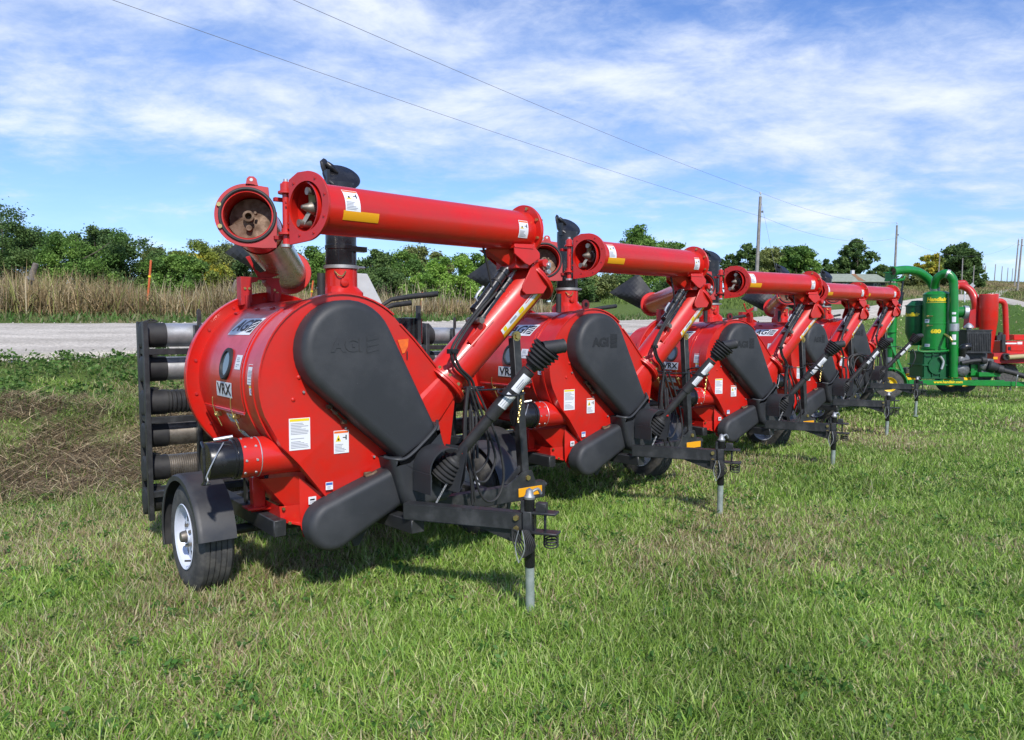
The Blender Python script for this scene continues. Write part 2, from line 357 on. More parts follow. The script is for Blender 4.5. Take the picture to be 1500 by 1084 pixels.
# ------------------------------------------------------------------ the red grain vacuum (local axes: u across, w forward, z up)
O1 = Vector((-1.087, 5.25, 0)); TH = R(38)
def make_vac():
    root = empty('grain_vacuum', O1, TH)
    B = lambda mb, name, m, par=root, **k: mb.build(name, m, par, **k)
    cu, cz, RD = -.42, 1.29, .505
    FW = V(0, 1, 0)                                   # forward
    dsurf = lambda s0, angdeg: cylmap(V(cu, 0, cz), FW, V(-1, 0, 0), V(0, 0, 1), RD, s0, R(angdeg))
    # --- drum
    m = MB(); m.lathe(V(cu, -.95, cz), FW, [(0, 0), (0, .40), (.06, .455), (.5, .47), (.5, RD), (1.00, RD), (1.60, RD), (1.60, 0)], 72)
    drum = B(m, 'drum', M['red'], ang=30)
    m = MB()
    for w0, w1, h in ((.425, .445, .007), (.600, .628, .012)): m.lathe(V(cu, w0, cz), FW, [(0, RD - .002), (0, RD + h), (w1 - w0, RD + h), (w1 - w0, RD - .002)], 72)
    B(m, 'drum_band', M['red'], drum)
    # access door with porthole and latches on the near side
    f = dsurf(0, 0); m = MB(); n = 26; a0, a1 = -19, 62; x0, x1 = -.37, .40
    lo = []
    for i in range(n + 1):
        y = R(a0 + (a1 - a0) * i / n) * RD; lo.append([f(x0, y, .001), f(x0, y, .006), f(x1, y, .006), f(x1, y, .001)])
    m.loft(lo); m.quad(f(x0 - .01, R(a0) * RD, .008), f(x1 + .01, R(a0) * RD, .008), f(x1 + .01, R(a0) * RD - .012, .02), f(x0 - .01, R(a0) * RD - .012, .02))
    m.tube([f(x0, R(a0) * RD - .004, .014), f(x1, R(a0) * RD - .004, .014)], .006, 8)
    door = B(m, 'access_door', M['red'], drum)
    for (x, y) in ((-.30, 55), (-.02, 60), (.25, 60)):
        m = MB(); fb = f(x, R(y) * RD, .004); m.tube([f(x - .03, R(y) * RD, .012), f(x + .03, R(y) * RD, .012)], .008, 8); B(m, 'hinge', M['red_dull'], door)
    pc = f(.125, R(12.2) * RD, 0); nrm = (pc - V(cu, .125, cz)).normalized()
    m = MB(); m.lathe(pc, nrm, [(-.01, .098), (.014, .098), (.019, .092), (.019, .076), (.010, .074)], 32, ref=V(0, 1, 0)); fr = B(m, 'porthole_frame', M['rubber'], drum)
    m = MB(); m.lathe(pc, nrm, [(.0105, .0), (.0105, .075)], 32, ref=V(0, 1, 0)); B(m, 'porthole_glass', M['glass'], drum)
    for x, a in ((-.15, -24), (.22, -22)):
        m = MB(); g = dsurf(x, a); m.tube([g(-.012, .10, .010), g(-.016, .05, .022), g(-.012, .0, .028)], .004, 6, smooth=4)
        m.box(g(0, -.01, .016), (.035, .045, .03)); m.beam(g(.0, .01, .03), g(.012, -.085, .040), .018, .008, m=0); m.bolt(g(0, -.01, .03), g(0, 0, 1) - g(0, 0, 0), .014, .01)
        B(m, 'latch', M['brass'], drum, bevel=.002)
    agi_logo('logo_decal', drum, (lambda g: (lambda x, y, z=0: g(x, y, z + .006)))(dsurf(.15, 41)), .40, hr=.33)
    # VRX plate
    g = dsurf(.10, -5.5); m = MB(); rect(m, lambda x, y, z=0: g(x + y * .2, y, z), -.145, -.046, .145, .046, .009, 0, 5, 3)
    m.text('VRX', .092, lambda x, y, q: g(x * 1.42, y, .0115), m=1, shear=.10, bold=.0022); m.build('model_decal', LM(), drum, fixn=False)
    sticker('warning_decal', drum, dsurf(.575, 7.0), .135, .115, 'danger', 3, 3)
    sticker('warning_decal', drum, dsurf(.58, -3.2), .085, .055, 'eye', 2, 2)
    sticker('label_decal', drum, (lambda g: (lambda x, y, z=0: g(x, y, z + .006)))(dsurf(.335, 14)), .10, .085, 'plain', 3, 3)
    sticker('warning_decal', drum, dsurf(.06, -27), .16, .07, 'warn', 3, 3)
    sticker('warning_decal', drum, dsurf(.06, -41), .13, .07, 'warn', 3, 3)
    # --- rear flange ring
    m = MB(); m.lathe(V(cu, -.50, cz - .01), FW, [(0, .47), (0, .582), (.006, .588), (.055, .588), (.062, .582), (.055, .570), (.050, .49)], 96)
    rf = B(m, 'rear_flange', M['red'], ang=30)
    m = MB()
    for a in range(0, 360, 24): m.bolt(V(cu + .535 * math.cos(R(a)), -.45, cz + .535 * math.sin(R(a))), FW, .011, .012)
    B(m, 'bolts', M['red_dull'], rf)
    # --- front plate, folded
    pc = (cu, 1.305, .505)
    arc = [(pc[0] + pc[2] * math.cos(R(a)), pc[1] + pc[2] * math.sin(R(a))) for a in range(50, 206, 6)]
    P = dict(A=(-.425, 1.065), Bp=(-.70, .845), T=(-.486, .575), C=(-.20, .82), D=(.10, .60), E=(.30, .62), Fq=(.36, 1.16), G=(.25, 1.32))
    wd = {'T': .66, 'D': .66, 'E': .68}
    m = MB(); W0 = .64
    def pv(k, dw=0): return V(P[k][0], wd.get(k, .70) + dw, P[k][1])
    arcv = [V(a, .70, b) for a, b in arc]
    main = arcv + [V(-.80, .70, .955), pv('Bp'), pv('A'), V(-.10, .70, 1.02), pv('Fq'), pv('G')]
    m.add(main, [tuple(range(len(main)))])
    m.add([pv('Bp'), pv('T'), pv('C'), pv('A')], [(0, 1, 2), (0, 2, 3)])
    m.add([pv('T'), V(-.30, .63, .56), pv('D'), pv('E'), pv('Fq'), V(-.10, .70, 1.02), pv('A'), pv('C')], [(0, 1, 2, 7), (7, 2, 3, 4), (7, 4, 5, 6)])
    outl = arcv + [V(-.80, .70, .955), pv('Bp'), pv('T')]
    for a, b in zip(outl, outl[1:]): m.quad(a, b, b + V(0, -.06, 0), a + V(0, -.06, 0))
    fp = B(m, 'front_plate', M['red'], ang=12, fixn=False)
    # rim lip round the plate edge
    def lip(pts, wid, name, th=.006):
        m = MB(); lo = []
        for i, p in enumerate(pts):
            a = pts[max(i - 1, 0)]; b = pts[min(i + 1, len(pts) - 1)]; t = (b - a).normalized(); nn = V(0, 1, 0).cross(t).normalized()
            if nn.dot(p - V(cu, .7, 1.2)) < 0: nn = -nn
            lo.append([p + nn * .001, p + nn * th, p + nn * th + V(0, -wid, 0), p + nn * .001 + V(0, -wid, 0)])
        m.loft(lo); return B(m, name, M['red'], fp)
    lip([p + V(0, .012, 0) for p in arcv[::-1]][::-1] + [V(-.80, .712, .955), pv('Bp', .012), pv('T', .02), ], .08, 'plate_rim', .010)
    m = MB(); tri = [V(-.05, .70, 1.635), V(.05, .70, 1.54), pv('G'), V(.31, .70, 1.25), V(.345, .70, 1.16)]
    lo = [[p + V(.0, .01, 0), p + V(.008, .01, .006), p + V(.008, -.25, .006), p + V(0, -.25, 0)] for p in tri]; m.loft(lo); B(m, 'plate_rim', M['red'], fp)
    for p in ((-.735, 1.21), (-.70, 1.335), (-.58, 1.70)):
        m = MB(); m.lathe(V(p[0], .70, p[1]), FW, [(0, .013), (.006, .011), (.009, .005), (.010, 0)], 12); B(m, 'rivet', M['red'], fp)
    ff = lambda u, z, w=.70: frame_fn(V(u, w, z), V(1, 0, 0), V(0, 0, 1))
    def ffr(u, z, w, rot):
        return frame_fn(V(u, w, z), V(math.cos(rot), 0, math.sin(rot)), V(-math.sin(rot), 0, math.cos(rot)))
    sticker('warning_decal', fp, ff(-.700, 1.012), .125, .182, 'manual')
    s = sticker('warning_decal', fp, ff(-.447, .945, .703), .095, .135, 'warn')
    sticker('label_decal', fp, ff(-.520, .690, .690), .045, .045, 'blue')
    # gusset to the left of the lower tip with its small label
    m = MB(); m.prism([(-.63, .66), (-.49, .575), (-.62, .575), (-.655, .455), (-.60, .44), (-.50, .53), (-.49, .57)], 0, .012, lambda a, b, d: V(a, .648 + d, b)) if False else None
    m.add([V(-.665, .60, .745), V(-.486, .665, .585), V(-.50, .66, .56), V(-.62, .62, .44), V(-.66, .60, .445), V(-.665, .60, .58)], [(0, 1, 2, 3, 4, 5)])
    m.add([V(-.62, .62, .44), V(-.50, .66, .56), V(-.54, .68, .47), V(-.60, .64, .40)], [(0, 1, 2, 3)])
    B(m, 'gusset_plate', M['red'], fixn=False)
    sticker('label_decal', root, ff(-.600, .605, .630), .048, .045, 'small')
    # latch bar on the plate
    m = MB(); a, b = V(-.530, .725, 1.160), V(-.440, .725, 1.065); m.tube([a, b], .008, 8); m.box(a, (.03, .03, .022)); m.box(b, (.03, .03, .022)); m.box(a * .6 + b * .4, (.02, .035, .02))
    B(m, 'latch', M['rust'], fp, bevel=.002)
    m = MB(); m.tube([V(-.30, .72, .722), V(-.26, .735, .735), V(-.23, .73, .748)], .011, 8); m.box(V(-.28, .71, .735), (.05, .02, .025)); B(m, 'latch', M['rust'], fp, bevel=.003)
    # SMV style orange tag
    m = MB(); g = ff(.03, 1.42, .708)
    pts = [V(-0.066, 0.710, 1.541), V(0.012, 0.710, 1.549), V(0.006, 0.710, 1.498), V(-0.018, 0.710, 1.460), V(-0.033, 0.710, 1.457)]
    m.prism([(p.x, p.z) for p in pts], 0, .003, lambda a, b, d: V(a, .703 + d, b)); rect(m, lambda x, y, z=0: V(.0, .7075, 1.46) + V(x, 0, y), -.004, -.04, .004, .01, 0, 1)
    B(m, 'orange_tag', [M['orange'], M['ink']], fp)
    # --- belt cover: teardrop, domed
    def stad(c1, r1, c2, r2, n=20):
        """outline of two circles joined by tangents"""
        c1, c2 = Vector(c1), Vector(c2); d = c2 - c1; a = math.atan2(d.y, d.x); b = math.acos(max(-1, min(1, (r1 - r2) / d.length)))
        out = [(c1.x + r1 * math.cos(a + b + (2 * math.pi - 2 * b) * i / n), c1.y + r1 * math.sin(a + b + (2 * math.pi - 2 * b) * i / n)) for i in range(n + 1)]
        out += [(c2.x + r2 * math.cos(a - b + 2 * b * i / n), c2.y + r2 * math.sin(a - b + 2 * b * i / n)) for i in range(n + 1)]
        return out
    def dome(outline, w0, w1, rnd=.05, inset0=0.0, name='belt_cover', mt='plastic', steps=7, par=root):
        """puffed cover: outline inset along a quarter round towards the front"""
        c = Vector((sum(p[0] for p in outline) / len(outline), sum(p[1] for p in outline) / len(outline)))
        N = len(outline); nor = []
        for i in range(N):
            a = Vector(outline[i - 1]); b = Vector(outline[(i + 1) % N]); t = (b - a); t = t.normalized() if t.length > 1e-9 else Vector((1, 0)); nn = Vector((t.y, -t.x))
            nor.append(nn)
        area = sum(outline[i - 1][0] * outline[i][1] - outline[i][0] * outline[i - 1][1] for i in range(N))
        if area < 0: nor = [-q for q in nor]
        m = MB(); lo = []
        for wv, ins in [(w0, 0)] + [(w1 - rnd + rnd * math.sin(math.pi / 2 * k / steps), rnd * (1 - math.cos(math.pi / 2 * k / steps))) for k in range(steps + 1)]:
            lo.append([V(p[0] - q.x * ins, wv, p[1] - q.y * ins) for p, q in zip(outline, nor)])
        m.loft(lo, caps=(False, True)); return m
    up = stad((-.447, 1.488), .287, (-.01, .93), .155)
    m = dome(up, .705, .862, .055)
    # lower boundary trimmed by the seam: the lower housing overlaps it
    cov = B(m, 'belt_cover', M['plastic'], ang=50)
    m = MB(); g = frame_fn(V(-.475, .8612, 1.515), V(1, 0, 0), V(0, 0, 1))
    m.text('AGI', .105, lambda x, y, q: g(x * 1.1, y, q), shear=.0, bold=.005, extr=.004)
    m.prism([(.115, -.05), (.20, -.05), (.20, .075), (.115, .075)], 0, .0015, lambda a, b, d: g(a, b, d))
    for k in range(3): m.prism([(.120, -.045 + .034 * k), (.195, -.030 + .034 * k), (.195, -.008 + .034 * k), (.120, -.023 + .034 * k)], 0, .004, lambda a, b, d: g(a, b, d))
    B(m, 'raised_lettering', M['plastic_shade'], cov)
    hous = [(-.205, .835), (-.10, .845), (.02, .925), (.135, 1.03), (.175, .90), (.235, .80), (.235, .57), (.19, .535), (-.07, .515), (-.12, .56)]
    hs = []
    for i in range(len(hous)):
        a, b = Vector(hous[i]), Vector(hous[(i + 1) % len(hous)])
        for k in range(4): hs.append(tuple(a.lerp(b, k / 4)))
    m = dome(hs, .66, .875, .045); hg = B(m, 'gearbox_cover', M['plastic'], ang=50)
    m = MB(); m.tube([V(-.215, .80, .842), V(-.17, .868, .832), V(-.10, .880, .842), V(.02, .880, .93), V(.10, .875, 1.00), V(.145, .82, 1.035)], .011, 8, smooth=5); B(m, 'seam_bead', M['plastic'], hg)
    lob = stad((-.540, .477), .147, (-.075, .675), .118)
    m = dome(lob, .68, .815, .045); lo_ = B(m, 'lower_belt_cover', M['plastic'], ang=50)
    for p, w_ in (((-.115, .60), .815), ((-.06, .62), .815)):
        m = MB(); m.bolt(V(p[0], w_ - .006, p[1]), FW, .009, .007); B(m, 'bolt', M['steel'], lo_)
    for p in ((-.655, 1.27), (-.40, 1.045), (-.215, .855)):
        m = MB(); m.bolt(V(p[0], .705, p[1]) + V(-.02, 0, -.02), FW, .008, .008); B(m, 'bolt', M['steel'], cov)
    m = MB(); m.prism([(-.40, .40), (-.20, .50), (-.33, .30), (-.36, .30)], 0, .02, lambda a, b, d: V(a, .66 + d, b)); B(m, 'skid_bracket', M['black'])
    # curved guard round the drive shaft
    m = MB(); m.lathe(V(.075, .87, .765), FW, [(0, .132), (.0, .140), (.20, .140), (.20, .132), (0, .132)], 20, a0=R(-25), a1=R(112), ref=V(0, 0, 1))
    gl = lambda u, z: V(u, .89, z)
    for u_, s_ in ((-.068, 1), ):
        m.box(V(u_, .99, .70), (.008, .20, .12))
    m.add([V(.155, .90, .90), V(.185, 1.09, .90), V(.165, 1.09, .70), V(.12, 1.09, .63), V(.12, .90, .63)], [(0, 1, 2, 3, 4)]); m.add([V(.160, .90, .90), V(.190, 1.09, .90), V(.170, 1.09, .70), V(.125, 1.09, .63), V(.125, .90, .63)], [(0, 1, 2, 3, 4)])
    B(m, 'shaft_guard', M['plastic'], fixn=False)
    # --- drive shaft
    a, b = V(.125, .96, .755), V(.535, 1.37, 1.455); d = (b - a).normalized()
    m = MB(); m.tube([a + d * .05, a + d * .44], .034, 20); m.tube([a + d * .42, a + d * .44, b - d * .12], .042, 20); ds = B(m, 'drive_shaft', M['rubber'])
    def bell(c, dd, flip, mt='rubber'):
        m = MB(); pr = [(.11, .036), (.09, .040), (.085, .052)]
        for k in range(5): t = .075 - k * .026; r = .062 + k * .0062; pr += [(t, r - .004), (t - .007, r + .008), (t - .013, r + .008), (t - .020, r - .004)]
        pr += [(-.055, .092), (-.055, .084), (.03, .06)]
        m.lathe(c, dd, pr, 28); return B(m, 'shaft_bell', M[mt], ds, ang=25)
    bell(a, d, 0); bell(b, -d, 0)
    m = MB(); e = b + d * .05; t2 = V(.85, .25, .12).normalized()
    m.tube([b - d * .02, e], .034, 14); m.cyl(e - t2 * .03, e + t2 * .10, .046, .042, 20); m.lathe(e + t2 * .10, t2, [(-.004, .040), (.010, .044), (.010, .028), (-.03, .022), (-.03, 0)], 20); m.tube([e + V(0, 0, .045), e - V(0, 0, .045)], .014, 8)
    B(m, 'shaft_yoke', M['rubber'], ds)
    m = MB(); m.cyl(a - d * .06, a - d * .01, .03, .03, 14); B(m, 'shaft_yoke', M['dsteel'], ds)
    s0 = (b - a).length; rf_ = V(.3, 1, 0); rf_ = (rf_ - d * rf_.dot(d)).normalized(); ot = d.cross(rf_)
    for s_, l_, st in ((s0 - .21, .12, 'plain'), (s0 - .345, .10, 'danger')):
        g = cylmap(a, d, rf_, ot, .042, s_, 0); g2 = (lambda g: lambda x, y, z=0: g(x, y, z))(g); sticker('warning_decal', ds, g2, l_, .10, st, 1, 8)
    m = MB(); q = a + d * .125 + V(.0, .03, .005); m.cyl(q, q + V(.2, 1, 0).normalized() * .018, .010, .009, 10); B(m, 'release_button', M['redink'], ds)
    def chain(p, q, n=12):
        m = MB()
        for i in range(n):
            c = p.lerp(q, (i + .5) / n); L_ = (q - p).length / n * .72; ax = Vector((1, 0, 0)) if i % 2 else Vector((0, 1, 0)); dn = (q - p).normalized()
            pts = [c + ax * .006 * math.cos(t) + dn * L_ * math.sin(t) * .9 for t in [k * math.pi / 4 for k in range(9)]]
            m.tube(pts, .0022, 5, caps=False)
        return m
    B(chain(b - d * .20 + V(.02, .0, -.03), b - d * .20 + V(-.02, .0, -.25), 12), 'safety_chain', M['brass'], ds)
    B(chain(a + V(0, .05, -.03), V(.00, 1.02, .56), 12), 'safety_chain', M['steel'], ds)
    # --- tongue, hitch, jack
    t0, t1 = V(-0.214, 0.933, 0.592), V(0.204, 1.596, 0.592); td = (t1 - t0); td.z = 0; td.normalize(); tp = Vector((0, 0, 1)).cross(td)
    hb = t1 + Vector((0, 0, -.05)) + tp * .04; hb0 = hb - td * .74
    m = MB(); m.beam(hb0, hb, .075, .10); tg = B(m, 'tongue', M['black'], bevel=.006, seg=2)
    m = MB(); q = hb0 + td * .08 - Vector((0, 0, .09)); m.beam(q, Vector((q.x - .05, -.2, .44)), .09, .08); B(m, 'tongue_brace', M['black'], bevel=.004)
    m = MB(); m.beam(hb + td * .005, hb + td * .055, .10, .125); m.beam(hb + td * .03 + Vector((0, 0, .055)), hb + td * .19 + Vector((0, 0, .055)), .085, .014); m.beam(hb + td * .03 - Vector((0, 0, .055)), hb + td * .20 - Vector((0, 0, .055)), .085, .014)
    m.tube([hb + td * .12 + Vector((0, 0, .05)), hb + td * .12 - Vector((0, 0, .05))], .009, 8)
    for s_ in (1, -1): m.box(hb + td * .01 + tp * .025 * s_ + Vector((0, 0, .085)), (.05, .014, .07), Matrix.Rotation(math.atan2(td.y, td.x), 3, 'Z'))
    m.box(hb + td * .10 + Vector((0, 0, .085)), (.06, .05, .05), Matrix.Rotation(math.atan2(td.y, td.x), 3, 'Z'))
    B(m, 'hitch_clevis', M['black'], bevel=.004)
    for dz in (.022, -.038):
        m = MB(); m.bolt(hb - td * .035 + tp * -.038 + Vector((0, 0, dz)), -tp, .017, .016); B(m, 'hitch_bolt', M['brass'])
    m = MB(); m.prism([(-.30, -.05), (-.02, -.05), (-.02, -.13), (-.09, -.12)], -.006, .006, lambda x, y, q: hb + td * x + Vector((0, 0, y)) + tp * q); B(m, 'hitch_gusset', M['black'])
    jt = hb + td * .035 - tp * .02; foot = V(0.402, 1.453, 0.000); foot = jt.lerp(foot, .22); foot.z = .03; 
    m = MB(); m.tube([jt + Vector((0, 0, .13)), jt.lerp(foot, .50)], .030, 18); jk = B(m, 'jack_sleeve', M['gloss'])
    m = MB(); m.tube([jt.lerp(foot, .45), foot], .0255, 18); m.cyl(foot + Vector((0, 0, -.03)), foot + Vector((0, 0, -.018)), .045, .045, 18); B(m, 'jack_leg', M['zinc'], jk)
    m = MB(); jh = jt + Vector((0, 0, .13)); m.lathe(jh, (0, 0, 1), [(0, .030), (.012, .032), (.022, .024), (.05, .018), (.062, 0)], 16); m.tube([jh + Vector((0, 0, .03)), jh + Vector((.05, -.01, .05)), jh + Vector((.075, -.01, .02))], .009, 8, smooth=3); B(m, 'jack_crank', M['steel'], jk)
    m = MB(); c = hb + td * .145 - Vector((0, 0, .105)) ; c = c + tp * .03; c = c + Vector((0, 0, .035)); pts = [c + td * (.040 * math.cos(t)) + tp * (.036 * math.sin(t)) + Vector((0, 0, .012 * math.sin(t) -.0155 * t / 6.28)) for t in np.linspace(0, 2 * math.pi * 4.5, 90)]
    m.tube(pts, .0042, 6); B(m, 'coiled_cable', M['rubber'])
    m = MB()
    for k in range(5):
        o_ = (k - 2) * .008; pts = [hb - tp * (.075 + .006 * k) - td * (.03 - o_) + Vector((0, 0, -.03)), hb - tp * (.08) - td * (.005 - o_ * 2) + Vector((0, 0, -.11)), hb - tp * (.075) + td * (.035 + o_) + Vector((0, 0, -.185 + .006 * k)), hb - tp * (.08) + td * (.065 + o_ * 1.5) + Vector((0, 0, -.11)), hb - tp * (.08) + td * (.03 + o_) + Vector((0, 0, -.03))]
        m.tube(pts, .0042, 6, smooth=5)
    B(m, 'wound_cable', M['rubber'])
    m = MB(); c = hb - tp * .10; m.tube([c + Vector((0, 0, -.03)), c - td * .02 + Vector((0, 0, -.12)), c + Vector((0, 0, -.21))], .003, 6, smooth=4); m.tube([c + Vector((0, 0, -.03)) + td * .02, c + td * .035 + Vector((0, 0, -.13)), c + Vector((0, 0, -.21))], .003, 6, smooth=4); B(m, 'wire_loop', M['steel'])
    # --- outrigger beam with reflector, post, shaft hook
    m = MB(); m.add([V(.0, .67, .395), V(1.165, .67, .392), V(1.165, .67, .512), V(.30, .67, .505), V(.0, .67, .505), V(.0, .60, .395), V(1.165, .60, .392), V(1.165, .60, .512), V(.30, .60, .505), V(.0, .60, .505)], [(0, 1, 2, 3, 4), (9, 8, 7, 6, 5), (0, 5, 6, 1), (1, 6, 7, 2), (2, 7, 8, 3), (3, 8, 9, 4), (4, 9, 5, 0)])
    orb = B(m, 'outrigger_beam', M['black'], bevel=.005, seg=2)
    m = MB(); m.lathe(V(1.165, .635, .475), V(1, 0, 0), [(0, .02), (.03, .018), (.035, .012), (.035, 0)], 12); B(m, 'beam_pin', M['black'], orb)
    m = MB(); m.box(V(1.02, .6735, .452), (.215, .005, .062)); B(m, 'reflector', M['amber'], orb, bevel=.0015)
    m = MB(); m.beam(V(1.005, .62, .50), V(.915, .62, 1.55), .065, .06, up=(0, 1, 0)); po = B(m, 'post', M['black'], bevel=.004)
    m = MB(); m.prism([(.80, .505), (1.08, .505), (1.04, .60), (.97, .60)], 0, .012, lambda a, b, q: V(a, .655 + q, b)); m.prism([(.83, .52), (.87, .52), (.97, .60), (.965, .64)], 0, .02, lambda a, b, q: V(a, .61 + q, b)); B(m, 'post_bracket', M['black'])
    m = MB(); m.bolt(V(1.0, .668, .55), FW, .021, .012); B(m, 'bolt', M['brass'], po)
    m = MB(); m.bolt(V(.915, .652, 1.56), FW, .022, .012); m.cyl(V(.915, .63, 1.56), V(.915, .652, 1.56), .035, .035, 14); B(m, 'bolt', M['brass'], po)
    hk = b - d * .30; m = MB(); m.tube([V(.945, .64, 1.22), V(.90, .75, 1.245), V(.80, .95, 1.26), hk + V(.07, -.03, .02), hk + V(.06, .06, .0), hk + V(-.04, .06, -.01), hk + V(-.065, -.02, .0), hk + V(-.03, -.07, .015), hk + V(.02, -.06, .02)], .007, 8, smooth=5)
    m.tube([V(.94, .655, 1.19), V(.60, .70, 1.20), V(.30, .68, 1.195)], .006, 8, smooth=4); ring = V(.465, .76, 1.225)
    m.tube([ring + V(.075 * math.cos(t), .06 * math.sin(t), 0) for t in np.linspace(0, 2 * math.pi, 20)], .006, 8); B(m, 'shaft_hook', M['gloss'], po)
    # --- hoses: down the arm, through the ring, hanging loops
    top = V(0.758, 0.720, 1.998); cl = V(0.276, 0.800, 1.467)
    def hose(pts, r=.0085, name='hydraulic_hose'):
        m = MB(); m.tube(pts, r, 8, smooth=6); return B(m, name, M['rubber'])
    for k, o_ in enumerate((0, .028)):
        hose([V(0.639, 0.740, 1.855) + V(o_, 0, 0), V(0.464, 0.760, 1.698) + V(o_, 0, 0), V(0.313, 0.800, 1.552) + V(o_, 0, 0), V(0.259, 0.810, 1.462) + V(o_, 0, 0), V(0.302, 0.800, 1.365) + V(o_, 0, 0), ring + V(-.03 + o_, 0, .03), ring + V(o_ - .02, .0, -.15), V(0.414, 0.820, 1.045) + V(o_, 0, 0), V(0.410, 0.840, 0.772) + V(o_, 0, 0)], .0095)
    hose([V(0.545, 0.740, 2.192), V(0.569, 0.760, 2.067), V(0.639, 0.740, 1.855)], .008)
    for li, loop in enumerate(([V(0.393, 0.820, 1.223), V(0.366, 0.820, 1.004), V(0.402, 0.820, 0.770), V(0.440, 0.820, 0.641), V(0.429, 0.820, 0.588)], [V(0.404, 0.820, 1.240), V(0.479, 0.820, 1.040), V(0.545, 0.820, 0.900), V(0.550, 0.820, 0.764), V(0.478, 0.820, 0.681), V(0.402, 0.820, 0.681), V(0.370, 0.820, 0.827)], [V(0.420, 0.820, 1.239), V(0.523, 0.820, 0.992), V(0.578, 0.820, 0.852), V(0.601, 0.820, 0.731), V(0.522, 0.820, 0.608), V(0.423, 0.820, 0.643), V(0.391, 0.820, 0.736)],
                 [V(0.436, 0.820, 1.229), V(0.545, 0.820, 1.026), V(0.635, 0.820, 0.801), V(0.663, 0.820, 0.614), V(0.612, 0.820, 0.491), V(0.522, 0.820, 0.477), V(0.450, 0.820, 0.586), V(0.402, 0.820, 0.824), V(0.387, 0.820, 1.091)], [V(0.372, 0.820, 1.232), V(0.350, 0.820, 1.049), V(0.354, 0.820, 0.828), V(0.412, 0.820, 0.555), V(0.423, 0.820, 0.486)], [V(0.356, 0.820, 1.242), V(0.328, 0.820, 0.919), V(0.380, 0.820, 0.648), V(0.390, 0.820, 0.477)])):
        hose([p + V(0, .012 * li - .03, 0) for p in loop])
    m = MB(); m.box(V(0.266, 0.815, 1.468), (.075, .02, .03)); m.bolt(V(0.260, 0.825, 1.468), FW, .012, .008); B(m, 'hose_clamp', M['gloss'])
    return root
TL = Matrix.Rotation(-TH, 3, 'Z')
def WL(x, y, z): return TL @ (Vector((x, y, z)) - O1)      # a measured world point of the first machine -> local
def wheel(c, out, parent, rimmat, mats=('tyre',), r=.34, wd=.205, rr=.195, rim2=None):
    """c = centre of the outer face; out = unit vector outwards"""
    out = Vector(out).normalized(); m = MB()
    pr = [(-wd, rr + .005), (-wd - .004, rr + .03), (-wd - .010, rr + .075), (-wd + .002, r - .03), (-wd + .018, r - .008)]
    n = 5
    for i in range(n):
        a = -wd + .022 + (wd - .044) * i / n; b = -wd + .022 + (wd - .044) * (i + 1) / n
        pr += [(a + .003, r), (b - .004, r)]
        if i < n - 1: pr += [(b - .003, r - .008), (b + .002, r - .008)]
    pr += [(-.018, r - .008), (-.002, r - .03), (.010, rr + .075), (.004, rr + .03), (0, rr + .005), (-.015, rr), (-wd + .015, rr), (-wd, rr + .005)]
    m.lathe(c, out, pr, 64)
    tl = Vector((0, 0, 1)); 
    ty = m.build('tyre', M['tyre'], parent, ang=25)
    m = MB(); m.lathe(c, out, [(.004, rr + .006), (.008, rr + .002), (-.004, rr - .010), (-.03, rr - .016), (-.048, rr - .022), (-.050, rr - .030)], 48)
    m.lathe(c, out, [(-wd + .0, rr + .006), (-wd - .004, rr), (-wd + .01, rr - .010), (-.052, rr - .020)], 48)
    ref = Vector((0, 0, 1)); oth = out.cross(ref); seg = 64
    rings = [(rr - .030, -.050), (rr - .062, -.036), (rr - .105, -.030), (.068, -.030), (.045, -.022)]
    def P(i, k): a = 2 * math.pi * k / seg; return c + out * rings[i][1] + (ref * math.cos(a) + oth * math.sin(a)) * rings[i][0]
    for i in range(len(rings) - 1):
        for k in range(seg):
            if i == 1 and (k % 8) in (2, 3, 4): continue
            m.quad(P(i, k), P(i + 1, k), P(i + 1, k + 1), P(i, k + 1))
    m.lathe(c, out, [(-.022, .045), (-.01, .04)], 24); rm = m.build('rim', rimmat, parent, ang=25)
    m = MB(); m.lathe(c, out, [(-.16, .05), (-.02, .038), (.012, .034), (.022, .030), (.024, 0)], 24); 
    for k in range(5):
        a = 2 * math.pi * k / 5 + .3; q = c + (ref * math.cos(a) + oth * math.sin(a)) * .066; m.bolt(q - out * .028, out, .012, .018)
    m.build('hub', M['dsteel'], parent)
    m = MB(); q = c + (ref * -.8 + oth * -.45).normalized() * (rr - .035); m.tube([q - out * .05, q + out * .02 + (c - q).normalized() * .012], .006, 8); m.build('valve_stem', M['rubber'], parent)
